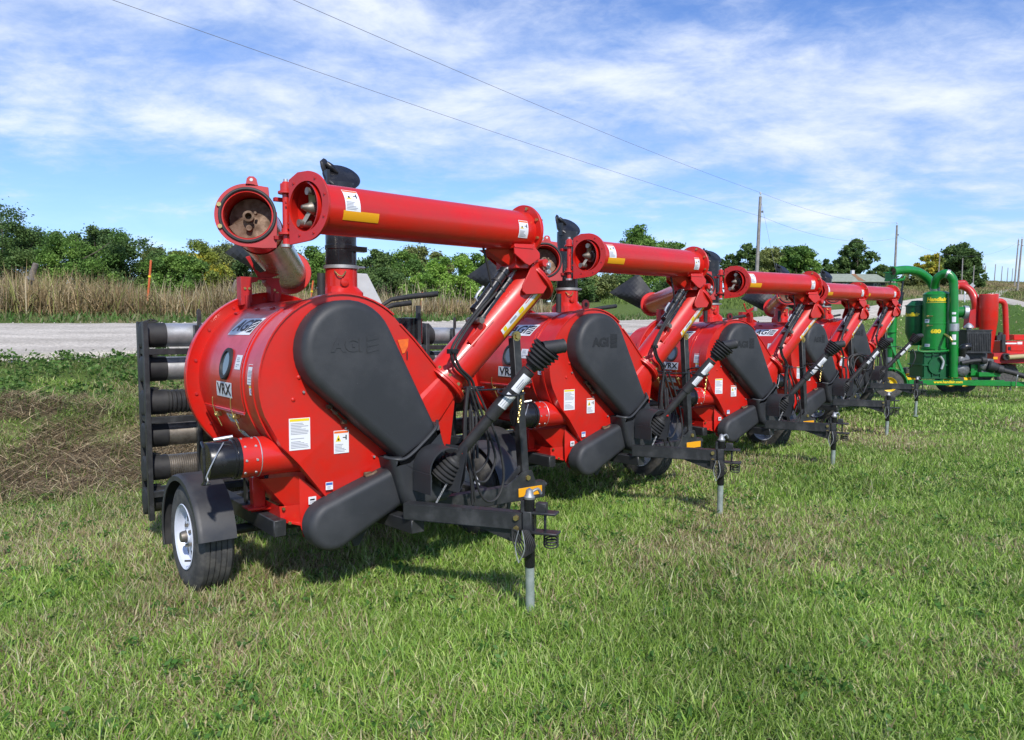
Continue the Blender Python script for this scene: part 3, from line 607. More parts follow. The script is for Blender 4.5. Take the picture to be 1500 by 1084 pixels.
def part_b(root):
    B = lambda mb, name, m, par=root, **k: mb.build(name, m, par, **k)
    FW = V(0, 1, 0); UP = Vector((0, 0, 1))
    # --- lower arm tube
    ad = V(.7071, .075, .7071).normalized(); A0 = V(.325, .60, 1.262); A1 = A0 + ad * 1.0; nrm = ad.cross(FW).normalized()
    m = MB(); m.tube([A0, A1], .137, 48); arm = B(m, 'lower_auger_tube', M['red'])
    def disc(mb, c, ax, r, th, hole=0, seg=48):
        ax = Vector(ax).normalized(); mb.lathe(c - ax * th / 2, ax, [(0, hole), (0, r), (th, r), (th, hole)], seg)
    m = MB(); disc(m, A0, ad, .182, .016); disc(m, A0 - ad * .018, ad, .182, .016); fl = B(m, 'tube_flange', M['red'], arm, bevel=.002)
    m = MB(); ref = UP - ad * ad.z; ref.normalize(); oth = ad.cross(ref)
    for k in range(12):
        a = k * math.pi / 6 + .2; q = A0 + (ref * math.cos(a) + oth * math.sin(a)) * .162; m.bolt(q + ad * .008, ad, .012, .022)
    B(m, 'bolts', M['brass'], fl)
    # transition box between the drum housing and the tube
    loops = []
    bx = A0 - ad * .026
    def oct_(c, r, sq):
        out = []
        for k in range(16):
            a = 2 * math.pi * k / 16 + math.pi / 16; x, y = math.cos(a), math.sin(a); s_ = 1 / max(abs(x), abs(y)); f_ = r * (1 - sq) + r * s_ * sq
            out.append(c + nrm * x * f_ + FW * y * f_)
        return out
    loops = [oct_(bx - ad * .52, .135, 1), oct_(bx - ad * .20, .140, .95), oct_(bx, .14, .0)]
    m = MB(); m.loft(loops); B(m, 'transition_box', M['red'], ang=20)
    m = MB(); m.prism([(.26, 1.12), (.30, .93), (.30, .60), (.22, .60), (.16, .9)], 0, .012, lambda a, b, d: V(a, .60 + d, b)); m.prism([(.30, .76), (.42, .76), (.42, .60), (.30, .60)], 0, .012, lambda a, b, d: V(a, .602 + d, b)); m.prism([(.368, .735), (.383, .735), (.383, .655), (.368, .655)], 0, .003, lambda a, b, d: V(a, .613 + d, b))
    B(m, 'side_plate', M['red'])
    # --- upper tube
    P0, P1 = V(-.76, .955, 2.25), V(.905, .725, 2.277); bd = (P1 - P0).normalized(); m = MB()
    m.lathe(P0, bd, [(.0, .126), (.0, .134), ((P1 - P0).length, .134)], 64); m.lathe(P0, bd, [(0, .126), (.60, .124), (.60, 0)], 48)
    ub = B(m, 'upper_auger_tube', M['red'], ang=30)
    # end flange right and elbow plates
    m = MB(); disc(m, P1, bd, .180, .018); disc(m, P1 + bd * .02, bd, .172, .014); ef = B(m, 'end_flange', M['red'], ub, bevel=.002)
    bp = (UP - bd * bd.z).normalized(); bo = bd.cross(bp)
    m = MB()
    for k in range(8):
        a = k * math.pi / 4 + .35; q = P1 + (bp * math.cos(a) + bo * math.sin(a)) * .158; m.bolt(q - bd * .009, -bd, .012, .012); m.bolt(q + bd * .027, bd, .012, .012)
    B(m, 'bolts', M['brass'], ef)
    A2 = A0 + ad * .985; m = MB(); disc(m, A2, ad, .185, .016); disc(m, A2 + ad * .018, ad, .180, .014); uf = B(m, 'arm_end_flange', M['red'], arm, bevel=.002)
    gb = [V(0.730, 0.860, 2.172), V(0.888, 0.860, 2.180), V(0.948, 0.860, 2.122), V(0.949, 0.860, 2.090), V(0.859, 0.860, 2.035), V(0.823, 0.860, 2.047), V(0.728, 0.860, 2.109)]
    ga = [V(0.931, 0.830, 2.098), V(0.968, 0.830, 2.094), V(0.992, 0.830, 2.049), V(1.029, 0.830, 1.980), V(1.048, 0.830, 1.911), V(1.005, 0.830, 1.853), V(0.854, 0.830, 1.844), V(0.821, 0.830, 1.866), V(0.824, 0.830, 1.903), V(0.877, 0.830, 1.992)]
    for w_ in (.86, .55):
        m = MB(); m.prism([(p.x, p.z) for p in gb], 0, .012, lambda a, b, d: V(a, w_ + d - .012, b)); m.build('hinge_plate', M['red'], ub, bevel=.002)
        m = MB(); m.prism([(p.x, p.z) for p in ga], 0, .012, lambda a, b, d: V(a, w_ - .03 + d - .012, b)); m.build('hinge_plate', M['red'], arm, bevel=.002)
    m = MB(); m.box(V((gb[0].x + gb[1].x) / 2, .70, gb[0].z - .02), (gb[1].x - gb[0].x, .33, .012)); m.box(V(.91, .70, 2.12), (.015, .30, .14)); B(m, 'end_stiffener', M['red'], ub, bevel=.002)
    m = MB(); m.cyl(V(.985, .50, 2.06), V(.985, .875, 2.06), .026, .026, 20); B(m, 'hinge_pin', M['red'], ub)
    m = MB(); m.bolt(V(1.015, .845, 2.045), FW, .030, .03); m.bolt(V(1.02, .845, 2.00), FW, .022, .03); m.cyl(V(1.01, .85, 2.045), V(1.01, .89, 2.045), .016, .012, 12); B(m, 'pin_bolt', M['steel'], ub, bevel=.003)
    # web under the tube end and saddle
    m = MB(); m.add([V(.58, .74, 2.135), V(.84, .80, 2.16), V(.86, .80, 2.06), V(.80, .74, 2.03)], [(0, 1, 2, 3)]); m.add([V(.58, .66, 2.135), V(.84, .60, 2.16), V(.86, .60, 2.06), V(.80, .66, 2.03)], [(0, 1, 2, 3)]); m.add([V(.58, .74, 2.135), V(.58, .66, 2.135), V(.80, .66, 2.03), V(.80, .74, 2.03)], [(0, 1, 2, 3)]); m.box(V(.86, .70, 2.07), (.16, .22, .10))
    B(m, 'tube_saddle', M['red'], ub, bevel=.002)
    # decals
    bf, bt = V(0, 1, 0), UP; bf = (bf - bd * bf.dot(bd)).normalized(); bt = bf.cross(bd); bt = bt if bt.z > 0 else -bt
    def us(s0, deg): return cylmap(P0, bd, bf, bt, .134, s0, R(deg))
    sticker('warning_decal', ub, us(.215, 20), .095, .125, 'warn', 1, 9)
    m = MB(); rect(m, us(.27, -17), -.115, -.026, .115, .026, .002, 0, 1, 5); B(m, 'reflector', M['amber'], ub, fixn=False)
    sticker('warning_decal', ub, us(1.55, -2), .088, .115, 'warn', 1, 9)
    g = cylmap(A0, ad, FW, nrm if nrm.x > 0 else -nrm, .137, .70, R(12)); g2 = (lambda g: lambda x, y, z=0: g(y, -x, z))(g)
    m = MB(); rect(m, g, -.21, -.018, .21, .022, .002, 0, 8, 3); rect(m, g, -.02, -.014, .03, .018, .003, 3, 1, 2); rect(m, g, -.19, -.014, -.16, .018, .003, 3, 1, 2); rect(m, g, .06, -.012, .19, -.006, .003, 5, 3, 1); rect(m, g, -.12, -.008, -.05, .008, .003, 2, 1, 1); m.build('warning_decal', LM(), arm, fixn=False)
    m = MB(); rect(m, cylmap(A0, ad, FW, nrm if nrm.x > 0 else -nrm, .137, .70, R(30)), -.21, -.02, .21, .015, .002, 0, 8, 3); B(m, 'reflector', M['amber'], arm, fixn=False)
    # hydraulic cylinders
    c0, c1 = V(.515, .70, 1.665), V(.88, .70, 2.075); cdv = (c1 - c0).normalized(); cn = cdv.cross(FW).normalized(); hcg = []
    for s_ in (-1, 1):
        o_ = FW * (.018 * s_) + cn * (-.044 * s_); p, q = c0 + o_ + cdv * .05, c0 + o_ + cdv * .40
        m = MB(); m.cyl(p, q, .036, .036, 20); m.cyl(q - cdv * .02, q + cdv * .015, .041, .041, 20); m.cyl(p - cdv * .01, p + cdv * .02, .041, .041, 20); cy = B(m, 'hydraulic_cylinder', M['gloss'])
        m = MB(); m.cyl(q, c1 + o_ * .6 - cdv * .02, .013, .013, 12); B(m, 'piston_rod', M['steel'], cy)
        m = MB(); m.tube([p + cdv * .06 + cn * .03, p + cdv * .06 - cn * .055, p + cdv * .16 - cn * .06], .009, 8, smooth=3); B(m, 'hydraulic_fitting', M['steel'], cy)
    m = MB(); m.cyl(c0 - FW * .07, c0 + FW * .07, .022, .022, 14); m.bolt(c0 + FW * .07, FW, .026, .02); m.cyl(c1 - FW * .08, c1 + FW * .08, .020, .020, 14); m.box(c1 - cdv * .02, (.07, .15, .05), Matrix.Rotation(-math.atan2(cdv.z, cdv.x), 3, 'Y')); B(m, 'cylinder_pins', M['dsteel'])
    m = MB(); q = c0 + cdv * .30
    for s_ in (-1, 1):
        o_ = FW * (.018 * s_) - cn * .044 * s_; m.lathe(q + o_, cdv, [(0, .041), (.016, .041), (.016, .036), (0, .036), (0, .041)], 20)
    m.box(q + cdv * .2, (.02, .10, .03)); B(m, 'cylinder_straps', M['rubber'])
    m = MB(); m.prism([(.535, 1.665), (.50, 1.60), (.43, 1.535), (.50, 1.47), (.60, 1.62)], 0, .012, lambda a, b, d: V(a, .735 + d, b)); m.prism([(.535, 1.665), (.50, 1.60), (.43, 1.535), (.50, 1.47), (.60, 1.62)], 0, .012, lambda a, b, d: V(a, .60 + d, b)); B(m, 'cylinder_bracket', M['red'], arm, bevel=.002)
    # long rib plate on the arm
    m = MB(); m.loft([[p + nrm * 0 for p in (A0 + ad * t + FW * .137 * math.cos(a1) - nrm * .137 * math.sin(a1) for a1 in (.5,))] + [A0 + ad * t + FW * .150 * math.cos(.5) - nrm * .150 * math.sin(.5), A0 + ad * t + FW * .150 * math.cos(.56) - nrm * .150 * math.sin(.56)] for t in (.05, .50)]); B(m, 'rib', M['red'], arm)
    # --- oval end plate of the upper tube, coupling inside
    HG = V(-.80, .805, 2.25)                        # hinge line
    pn = -bd; px_ = (HG - P0); px_ = (px_ - pn * px_.dot(pn)); px_.z = 0; hl = px_.length; px_.normalize()
    px_ = Matrix.Rotation(R(9), 3, 'Z') @ px_; pf = px_.cross(UP); pf = pf if pf.dot(bd) < 0 else -pf; f0 = frame_fn(P0 - bd * .014 - px_ * .036, px_, UP); hl -= .022
    def ring(mb, outline, hr, fn, th, N=72):
        """flat plate of any star-shaped outline with a round hole"""
        def ray(an):
            c_, s_ = math.cos(an), math.sin(an); best = 0
            for (x0, y0), (x1, y1) in zip(outline, outline[1:] + outline[:1]):
                dx, dy = x1 - x0, y1 - y0; den = c_ * dy - s_ * dx
                if abs(den) < 1e-12: continue
                t = (x0 * dy - y0 * dx) / den; u = (x0 * s_ - y0 * c_) / den
                if t > 0 and -1e-9 <= u <= 1 + 1e-9: best = max(best, t)
            return (best * c_, best * s_)
        an = sorted(set([round(2 * math.pi * k / N, 5) for k in range(N)] + [round(math.atan2(b, a) % (2 * math.pi), 5) for a, b in outline]))
        o_ = [ray(a) for a in an]; i_ = [(hr * math.cos(a), hr * math.sin(a)) for a in an]
        L_ = [[fn(a, b, -th / 2) for a, b in i_], [fn(a, b, -th / 2) for a, b in o_], [fn(a, b, th / 2) for a, b in o_], [fn(a, b, th / 2) for a, b in i_], [fn(a, b, -th / 2) for a, b in i_]]
        mb.loft(L_, caps=(False, False))
    out = circ(0, 0, .170, 30, -105, 105)
    tail = [(-.02, .172), (.0, .0)]
    o2 = circ(0, 0, .182, 34, 96, 262) + [(.05, -.186), (hl, -.192), (hl, -.06), (hl, .06), (hl, .150), (.06, .182)]
    m = MB(); ring(m, o2, .131, f0, .014); ov = B(m, 'oval_flange', M['red'], ub, bevel=.002)
    m = MB(); bpv = (UP - bd * bd.z).normalized(); bov = bpv.cross(bd); bov = bov if bov.dot(px_) > 0 else -bov; tt = np.linspace(0, 2 * math.pi, 49)[:-1]; m.loft([[f0(.131 * math.cos(t), .131 * math.sin(t), 0) for t in tt], [P0 + bd * .05 + (bov * math.cos(t) + bpv * math.sin(t)) * .1335 for t in tt]], caps=(False, False)); B(m, 'flange_collar', M['red'], ov, fixn=False)
    m = MB()
    for a in range(120, 420, 42): m.bolt(f0(.157 * math.cos(R(a)), .157 * math.sin(R(a)), 0.0) - bd * .006, pn, .007, .006)
    B(m, 'bolts', M['red_dull'], ov)
    m = MB(); m.lathe(P0 + bd * .6, -bd, [(0, .03), (.44, .03), (.44, .050), (.52, .050), (.52, .036), (.56, .036), (.58, .024), (.615, .010), (.62, 0)], 20)
    for s_ in (1, -1): m.beam(P0 + bd * .05, P0 + bd * .02 + UP * (-.085 * s_) + px_ * .035 * s_, .035, .02); m.cyl(P0 + bd * -.01 + UP * (-.080 * s_) + px_ * .035 * s_, P0 + bd * .06 + UP * (-.080 * s_) + px_ * .035 * s_, .020, .020, 12)
    cp = B(m, 'auger_coupling', M['dsteel'], ub)
    m = MB()
    for k in range(36):
        a = k * .4; r0, r1 = .03, .118; t = .20 + .010 * k
        e = lambda r, a, t: P0 + bd * t + (UP * math.cos(a) + bp.cross(bd) * math.sin(a)) * r
        m.quad(e(r0, a, t), e(r1, a, t), e(r1, a + .4, t + .010), e(r0, a + .4, t + .010))
    B(m, 'auger_flighting', M['dsteel'], cp, fixn=False)
    # --- hinge knuckles
    m = MB(); m.cyl(HG + Vector((0, 0, -.185)), HG + Vector((0, 0, .150)), .019, .019, 16)
    for z_ in (-.135, .085): m.cyl(HG + Vector((0, 0, z_)), HG + Vector((0, 0, z_ + .014)), .042, .042, 20)
    m.cyl(HG + Vector((0, 0, .10)), HG + Vector((0, 0, .14)), .030, .030, 16); m.cyl(HG + Vector((0, 0, -.13)), HG + Vector((0, 0, -.10)), .026, .026, 16)
    hp = B(m, 'flange_hinge', M['red'], bevel=.002)
    m = MB(); m.cyl(HG + Vector((0, 0, .15)), HG + Vector((0, 0, .165)), .013, .013, 8); m.cyl(HG + Vector((0, 0, -.20)), HG + Vector((0, 0, -.185)), .03, .03, 12); B(m, 'pin', M['steel'], hp)
    # --- folded discharge tube swinging on that hinge
    C0 = WL(-1.430, 4.125, 2.222); C1 = WL(-1.79, 6.1, 2.06); cdir = (C1 - C0).normalized()
    D = lambda mb, name, m_, par=None, **k: mb.build(name, m_, par if par else dt, org=HG, **k)
    m = MB(); m.lathe(C0, cdir, [(0, .127), (0, .134), (.42, .134)], 48, m=1); m.lathe(C0, cdir, [(.42, .139), (.46, .139), (.46, .134), ((C1 - C0).length, .134)], 48); m.lathe(C0, cdir, [(0, .127), (.5, .127)], 48, m=1)
    dt = m.build('discharge_tube', [M['wrap'], M['red']], root, org=HG, ang=30)
    hx = (HG - C0); hx.z = 0; hx = (hx - cdir * hx.dot(cdir)); hx.z = 0; hx.normalize(); hz = (UP - cdir * cdir.z).normalized(); fc = frame_fn(C0, hx, hz)
    hl2 = (HG - C0).dot(hx)
    o3 = circ(0, 0, .172, 40, 78, 270) + [(.08, -.178), (.150, -.175), (.152, -.06), (.152, .02), (.115, .075), (.108, .155), (.04, .165)]
    m = MB(); ring(m, o3, .128, fc, .012); m.box(C0 + hx * .165 + hz * .09, (.06, .03, .02)); m.box(C0 + hx * .165 - hz * .12, (.06, .03, .02)); df = D(m, 'round_flange', M['red_dull'], bevel=.002)
    m = MB(); m.prism([(-.03, .16), (.035, .16), (.026, .20), (.012, .212), (-.012, .212), (-.024, .20)], -.006, .006, lambda a, b, d: fc(a + .02, b, d)); D(m, 'lifting_tab', M['red_dull'], df)
    m = MB(); m.cyl(fc(.02, .193, -.008), fc(.02, .193, .008), .009, .009, 12); D(m, 'tab_hole', M['panel'], df)
    m = MB(); m.tube([fc(.143 * math.cos(t), .143 * math.sin(t), .010) for t in np.linspace(0, 2 * math.pi, 49)], .009, 8, caps=False); D(m, 'gasket', M['rubber'], df)
    m = MB(); m.lathe(fc(0, 0, -.002), fc(0, 0, 1) - fc(0, 0, 0), [(0, .127), (.008, .130), (.010, .126), (-.02, .124)], 40); D(m, 'collar', M['red'], df)
    m = MB()
    for a in (160, 205): m.bolt(fc(.155 * math.cos(R(a)), .155 * math.sin(R(a)), .005), fc(0, 0, 1) - fc(0, 0, 0), .014, .014)
    D(m, 'bolts', M['brass'], df)
    m = MB()
    for k in range(60):
        a = k * .30 + 3.6; t = .05 + .0045 * k; dn = .30; e = lambda r, a, t: C0 + cdir * t + (hx * math.cos(a) + hz * math.sin(a)) * r
        m.quad(e(.02, a, t), e(.119, a, t), e(.119, a + dn, t + .0045), e(.02, a + dn, t + .0045))
    fg = D(m, 'auger_flighting', M['rust'], fixn=False)
    m = MB(); m.lathe(C0 + cdir * .02, cdir, [(.4, .022), (0, .022), (0, .028), (-.004, .030), (-.004, .018), (.05, .016), (.05, 0)], 20); m.cyl(C0 + cdir * .035 - hz * .06 + hx * -.0, C0 + cdir * .075 - hz * .06, .016, .018, 14); m.bolt(C0 + cdir * .05 + hx * .035 + hz * .02, -cdir, .009, .03); D(m, 'auger_shaft', M['rust'], fg)
    m = MB(); disc(m, C1, cdir, .172, .016); disc(m, C1 - cdir * .02, cdir, .172, .014); ff_ = D(m, 'far_flange', M['red'], bevel=.002)
    m = MB(); m.lathe(C1 + cdir * .008, cdir, [(0, .150), (.10, .148), (.10, .135), (.0, .135)], 40); D(m, 'end_cap', M['wrap'], ff_)
    # rubber spout hood hanging from the far end
    cor = [WL(-1.98, 6.22, 2.52), WL(-2.39, 6.32, 2.245), WL(-1.95, 6.18, 2.00), WL(-1.76, 6.14, 2.22)]
    m = MB(); N_ = 9; gr = []
    for i in range(N_ + 1):
        for j in range(N_ + 1):
            s_, t_ = i / N_, j / N_; p = (cor[0] * (1 - t_) + cor[1] * t_) * (1 - s_) + (cor[3] * (1 - t_) + cor[2] * t_) * s_
            bu = math.sin(math.pi * s_) * math.sin(math.pi * min(1, t_ * 1.0)); p = p + (TL @ Vector((-.02, -.14, -.05))) * bu; gr.append(p)
    for i in range(N_):
        for j in range(N_): a = i * (N_ + 1) + j; m.quad(gr[a], gr[a + 1], gr[a + N_ + 2], gr[a + N_ + 1])
    bk = TL @ Vector((0, .012, 0)); gr2 = [p + bk for p in gr]
    for i in range(N_):
        for j in range(N_): a = i * (N_ + 1) + j; m.quad(gr2[a + N_ + 1], gr2[a + N_ + 2], gr2[a + 1], gr2[a])
    hd = D(m, 'rubber_hood', M['rubber'], ff_, fixn=False, ang=60)
    # cradle under it, standing on the rear flange
    m = MB(); F3 = lambda th: (lambda a, b, d: V(a, -.46 + d * th, b))
    m.prism([(-.66, 1.965), (-.545, 1.955), (-.545, 1.935), (-.585, 1.925), (-.585, 1.79), (-.66, 1.77)], 0, .09, lambda a, b, d: V(a, -.46 + d, b)); m.prism([(-.485, 1.95), (-.40, 1.965), (-.375, 1.87), (-.395, 1.80), (-.455, 1.80), (-.455, 1.90), (-.485, 1.93)], 0, .09, lambda a, b, d: V(a, -.46 + d, b))
    m.box(V(-.52, -.415, 1.957), (.26, .09, .014)); m.prism([(-.618, 2.10), (-.59, 2.11), (-.555, 2.02), (-.47, 1.965), (-.53, 1.96)], 0, .012, lambda a, b, d: V(a, -.40 + d, b)); m.prism([(-.55, 1.99), (-.35, 2.05), (-.37, 2.0), (-.44, 1.965), (-.52, 1.962)], 0, .012, lambda a, b, d: V(a, -.395 + d, b))
    m.box(V(-.62, -.40, 1.79), (.03, .10, .10)); m.box(V(-.42, -.40, 1.81), (.03, .10, .10))
    cr_ = B(m, 'tube_cradle', M['red_dull'], bevel=.002)
    m = MB()
    for p in ((-.635, 1.885), (-.605, 1.885), (-.43, 1.88), (-.41, 1.86)): m.bolt(V(p[0], -.37, p[1]), FW, .010, .008)
    B(m, 'bolts', M['brass'], cr_)
    # --- chimney stack
    su, sw = -.082, -.04; S = lambda z_: V(su, sw, z_)
    m = MB(); sq = [(.105, .105), (-.105, .105), (-.105, -.105), (.105, -.105)]
    lo2 = []
    for z_, r_, f_ in ((1.72, .125, 1), (1.86, .12, 1), (1.90, .108, 0), (2.03, .108, 0)):
        L_ = []
        for k in range(32):
            a = 2 * math.pi * (k + .5) / 32; x, y = math.cos(a), math.sin(a); s_ = (1 / max(abs(x), abs(y))) if f_ else 1; L_.append(V(su + x * r_ * min(s_, 1.25), sw + y * r_ * min(s_, 1.25), z_))
        lo2.append(L_)
    m.loft(lo2); st = B(m, 'stack_base', M['red'], ang=30)
    m = MB(); m.lathe(S(1.925) + V(-.03, .108, 0), V(0, 1, 0), [(0, .030), (.012, .028), (.016, .015), (.016, 0)], 16); B(m, 'boss', M['red'], st)
    m = MB(); m.tube([S(2.0) + V(-.085, .075, 0), S(1.975) + V(-.075, .105, 0), S(1.965) + V(-.05, .115, 0), S(1.975) + V(-.03, .115, .01), S(2.0) + V(-.02, .11, 0)], .005, 6, smooth=3); B(m, 'wire_handle', M['brass'], st)
    m = MB(); m.lathe(S(2.022), UP, [(0, .112), (0, .118), (.022, .118), (.022, .112)], 32); m.tube([S(2.033) + V(.10, .06, 0), S(2.036) + V(.16, .03, 0)], .009, 8); B(m, 'pipe_clamp', M['steel'], st)
    m = MB(); m.lathe(S(2.03), UP, [(0, .104), (.12, .104), (.125, .109), (.15, .109), (.155, .104), (.57, .104), (.57, .095), (.3, .095)], 32); m.box(S(2.155) + V(.07, .08, 0), (.15, .05, .035)); pipe = B(m, 'black_stack_pipe', M['gloss'], st)
    ln = (TL @ Vector((.36, -.62, .70))).normalized(); lx = TL @ Vector((.90, 0, -.43)); lx = (lx - ln * lx.dot(ln)).normalized(); lyv = ln.cross(lx)
    lc = S(2.655) + lx * .010; m = MB(); m.lathe(lc, ln, [(-.045, .108), (-.008, .128), (-.002, .131), (.004, .128), (.010, .118), (.012, 0)], 36, ref=lyv); m.lathe(lc, ln, [(-.045, .108), (-.045, .0)], 36, ref=lyv)
    hb_ = lc - lx * .112; m.prism([(-.050, -.03), (.050, -.03), (.045, .02), (.028, .055), (-.028, .055), (-.045, .02)], -.012, .010, lambda a, b, d: hb_ + lyv * a + (ln * .8 - lx * .6).normalized() * (b + .01) + lx * d); m.tube([hb_ + ln * .045 - lx * .01, hb_ + ln * .03 + lx * .03, lc - lx * .03 + ln * .012], [.016, .024, .010], 10, smooth=3); lid = B(m, 'stack_lid', M['gloss'], pipe, bevel=.002)
    m = MB(); m.box(S(2.60) + V(-.105, .02, .02), (.02, .05, .12)); B(m, 'lid_bracket', M['gloss'], pipe)
    # dark strut beside the stack and pale engine panel
    m = MB(); m.cyl(V(-.27, .05, 1.74), V(-.27, .05, 1.98), .026, .026, 16); B(m, 'grease_column', M['rubber'])
    m = MB(); m.prism([(.13, 2.02), (.25, 2.02), (.42, 1.72), (.35, 1.60), (.13, 1.66)], 0, .02, lambda a, b, d: V(a, -.32 + d, b)); B(m, 'engine_panel', M['panel'], bevel=.003)
    m = MB()
    m.tube([V(.30, -.30, 1.70), V(.34, -.28, 1.775), V(.45, -.3, 1.835), V(.62, -.3, 1.862), V(.86, -.3, 1.89)], [.014, .014, .016, .021, .022], 10); m.tube([V(.32, -.25, 1.70), V(.36, -.25, 1.76), V(.44, -.27, 1.79), V(.60, -.27, 1.812)], [.014, .014, .02, .021], 10); B(m, 'control_levers', M['rubber'])
    # engine canister behind the drum on the right
    m = MB(); c = V(.78, -.62, 0); m.lathe(c + Vector((0, 0, 1.50)), UP, [(0, .10), (.0, .115), (.20, .115), (.205, .0)], 32); cn_ = B(m, 'air_cleaner', M['gloss'])
    m = MB(); m.lathe(c + Vector((0, 0, 1.20)), UP, [(0, 0), (0, .108), (.30, .108), (.30, 0)], 32); m.box(c + V(0, .11, 1.40), (.10, .01, .07)); B(m, 'air_cleaner_body', M['panel'], cn_)
    m = MB(); m.beam(c + V(.02, .13, 1.48), c + V(.02, .13, 1.80), .03, .03, up=(0, 1, 0)); B(m, 'strap', M['black'], cn_)
    m = MB(); m.box(V(.62, -.45, .95), (.55, .6, .55)); m.cyl(V(.55, -.15, 1.0), V(.55, .0, 1.0), .18, .15, 24); B(m, 'engine_block', M['black'], bevel=.02)
    # --- inlet elbow
    ic = lambda u_: V(u_, .555, .885)
    m = MB(); m.lathe(ic(-1.02), V(1, 0, 0), [(-.0, .100), (0, .112), (.30, .112), (.52, .13)], 40); ie = B(m, 'inlet_elbow', M['red'])
    m = MB(); m.lathe(ic(-.905), V(1, 0, 0), [(0, .1122), (.003, .1145), (.006, .1122)], 40)
    for u_ in (-.99, -.93):
        for a in range(0, 360, 40): d_ = V(0, math.cos(R(a)), math.sin(R(a))); m.bolt(ic(u_) + d_ * .111, d_, .008, .006)
    B(m, 'bolts', M['steel'], ie)
    m = MB(); m.lathe(ic(-1.175), V(1, 0, 0), [(0, 0), (0, .100), (.006, .104), (.13, .104), (.135, .110), (.165, .113), (.17, .110)], 40); m.lathe(ic(-1.03), V(1, 0, 0), [(0, .112), (0, .117), (.022, .117), (.022, .112)], 40); ca = B(m, 'inlet_cap', M['gloss'], ie)
    m = MB(); m.tube([ic(-1.10) + V(0, .07, .105), ic(-1.15) + V(-.01, .11, .03), ic(-1.19) + V(-.015, .115, -.06), ic(-1.20) + V(0, .10, -.085)], .0035, 6, smooth=5); m.tube([ic(-1.20) + V(0, .10, -.085) + V(0, .02 * math.cos(t), .02 * math.sin(t)) for t in np.linspace(0, 6.28, 12)], .0035, 6); m.tube([ic(-1.13) + V(0, .0, .115), ic(-1.04) + V(0, .04, .13)], .01, 8); B(m, 'wire_bail', M['steel'], ca)
    m = MB(); m.tube([ic(-1.20) + V(0, .02, .11), ic(-1.21) + V(0, .09, .09), ic(-1.21) + V(0, .10, -.09), ic(-1.20) + V(0, .02, -.12), ic(-1.16) + V(0, .02, -.12)], .008, 8); B(m, 'cap_handle', M['gloss'], ca)
    # --- chute under the drum
    a, b, c, d_ = V(-0.817, 0.380, 0.717), V(-0.666, 0.600, 0.753), V(-0.585, 0.600, 0.580), V(-0.716, 0.500, 0.564); e_, f_, g_ = V(-0.749, 0.500, 0.565), V(-0.742, 0.500, 0.491), V(-0.604, 0.580, 0.432)
    m = MB(); m.add([a, b, c, d_], [(0, 1, 2, 3)]); bk = V(0, -.40, 0); m.add([a + bk, a, d_, d_ + bk], [(0, 1, 2, 3)])
    m.add([e_, c, g_, f_], [(0, 1, 2, 3)]); m.add([e_ + bk, e_, f_, f_ + bk], [(0, 1, 2, 3)]); m.box(V(-.50, .25, .66), (.22, .60, .36)); B(m, 'chute', M['red'], fixn=False, ang=15)
    m = MB(); q1, q2 = V(-0.742, 0.500, 0.483), V(-0.608, 0.600, 0.449); m.add([q1, q2, q2 + V(.04, -.12, 0), q1 + V(.02, -.14, .0), q1 - V(0, 0, .01), q2 - V(0, 0, .01)], [(0, 1, 2, 3), (0, 4, 5, 1)]); m.add([V(-0.662, 0.600, 0.466), V(-0.621, 0.620, 0.423), V(-0.614, 0.640, 0.377), V(-0.663, 0.640, 0.402)], [(0, 1, 2, 3)]); B(m, 'chute_foot', M['red'], fixn=False)
    m = MB()
    for p in (V(-0.720, 0.580, 0.479), V(-0.640, 0.585, 0.435), V(-0.733, 0.520, 0.554)): m.bolt(p, FW, .010, .014)
    B(m, 'bolts', M['brass'])
    m = MB(); p0_, p1_ = V(-0.792, 0.250, 0.693), V(-0.787, 0.250, 0.524); m.beam(p0_ + Vector((0, 0, .02)), p1_, .075, .06, up=(0, 1, 0)); m.box(p1_, (.16, .12, .012)); B(m, 'support_leg', M['red'], bevel=.003)
    m = MB(); m.box(V(.55, .30, .62), (.06, .09, .26)); m.box(V(.55, .30, .492), (.16, .12, .012)); B(m, 'support_leg', M['red'], bevel=.003)
    m = MB(); m.beam(V(-0.795, 0.200, 0.491), V(-0.700, 0.380, 0.540), .05, .012); B(m, 'floor_strip', M['red'])
    # --- chassis
    m = MB(); m.beam(V(-.765, -1.30, .447), V(-.765, .55, .447), .075, .098); m.box(V(-.765, .5465, .447), (.076, .012, .099)); B(m, 'frame_rail', M['black'], bevel=.005)
    m = MB(); m.beam(V(.70, -1.30, .447), V(.70, .55, .447), .075, .098); B(m, 'frame_rail', M['black'], bevel=.005)
    m = MB()
    for w_ in (-1.25, -.5, .34): m.beam(V(-.70, w_, .43), V(.66, w_, .43), .07, .08)
    m.beam(V(-.3, .50, .44), V(.35, .50, .44), .05, .07); B(m, 'cross_members', M['black'], bevel=.004)
    m = MB(); m.cyl(V(-.93, 0, .34), V(.93, 0, .34), .032, .032, 14); m.box(V(-.70, 0, .37), (.08, .10, .07)); m.box(V(.70, 0, .37), (.08, .10, .07)); B(m, 'axle', M['black'])
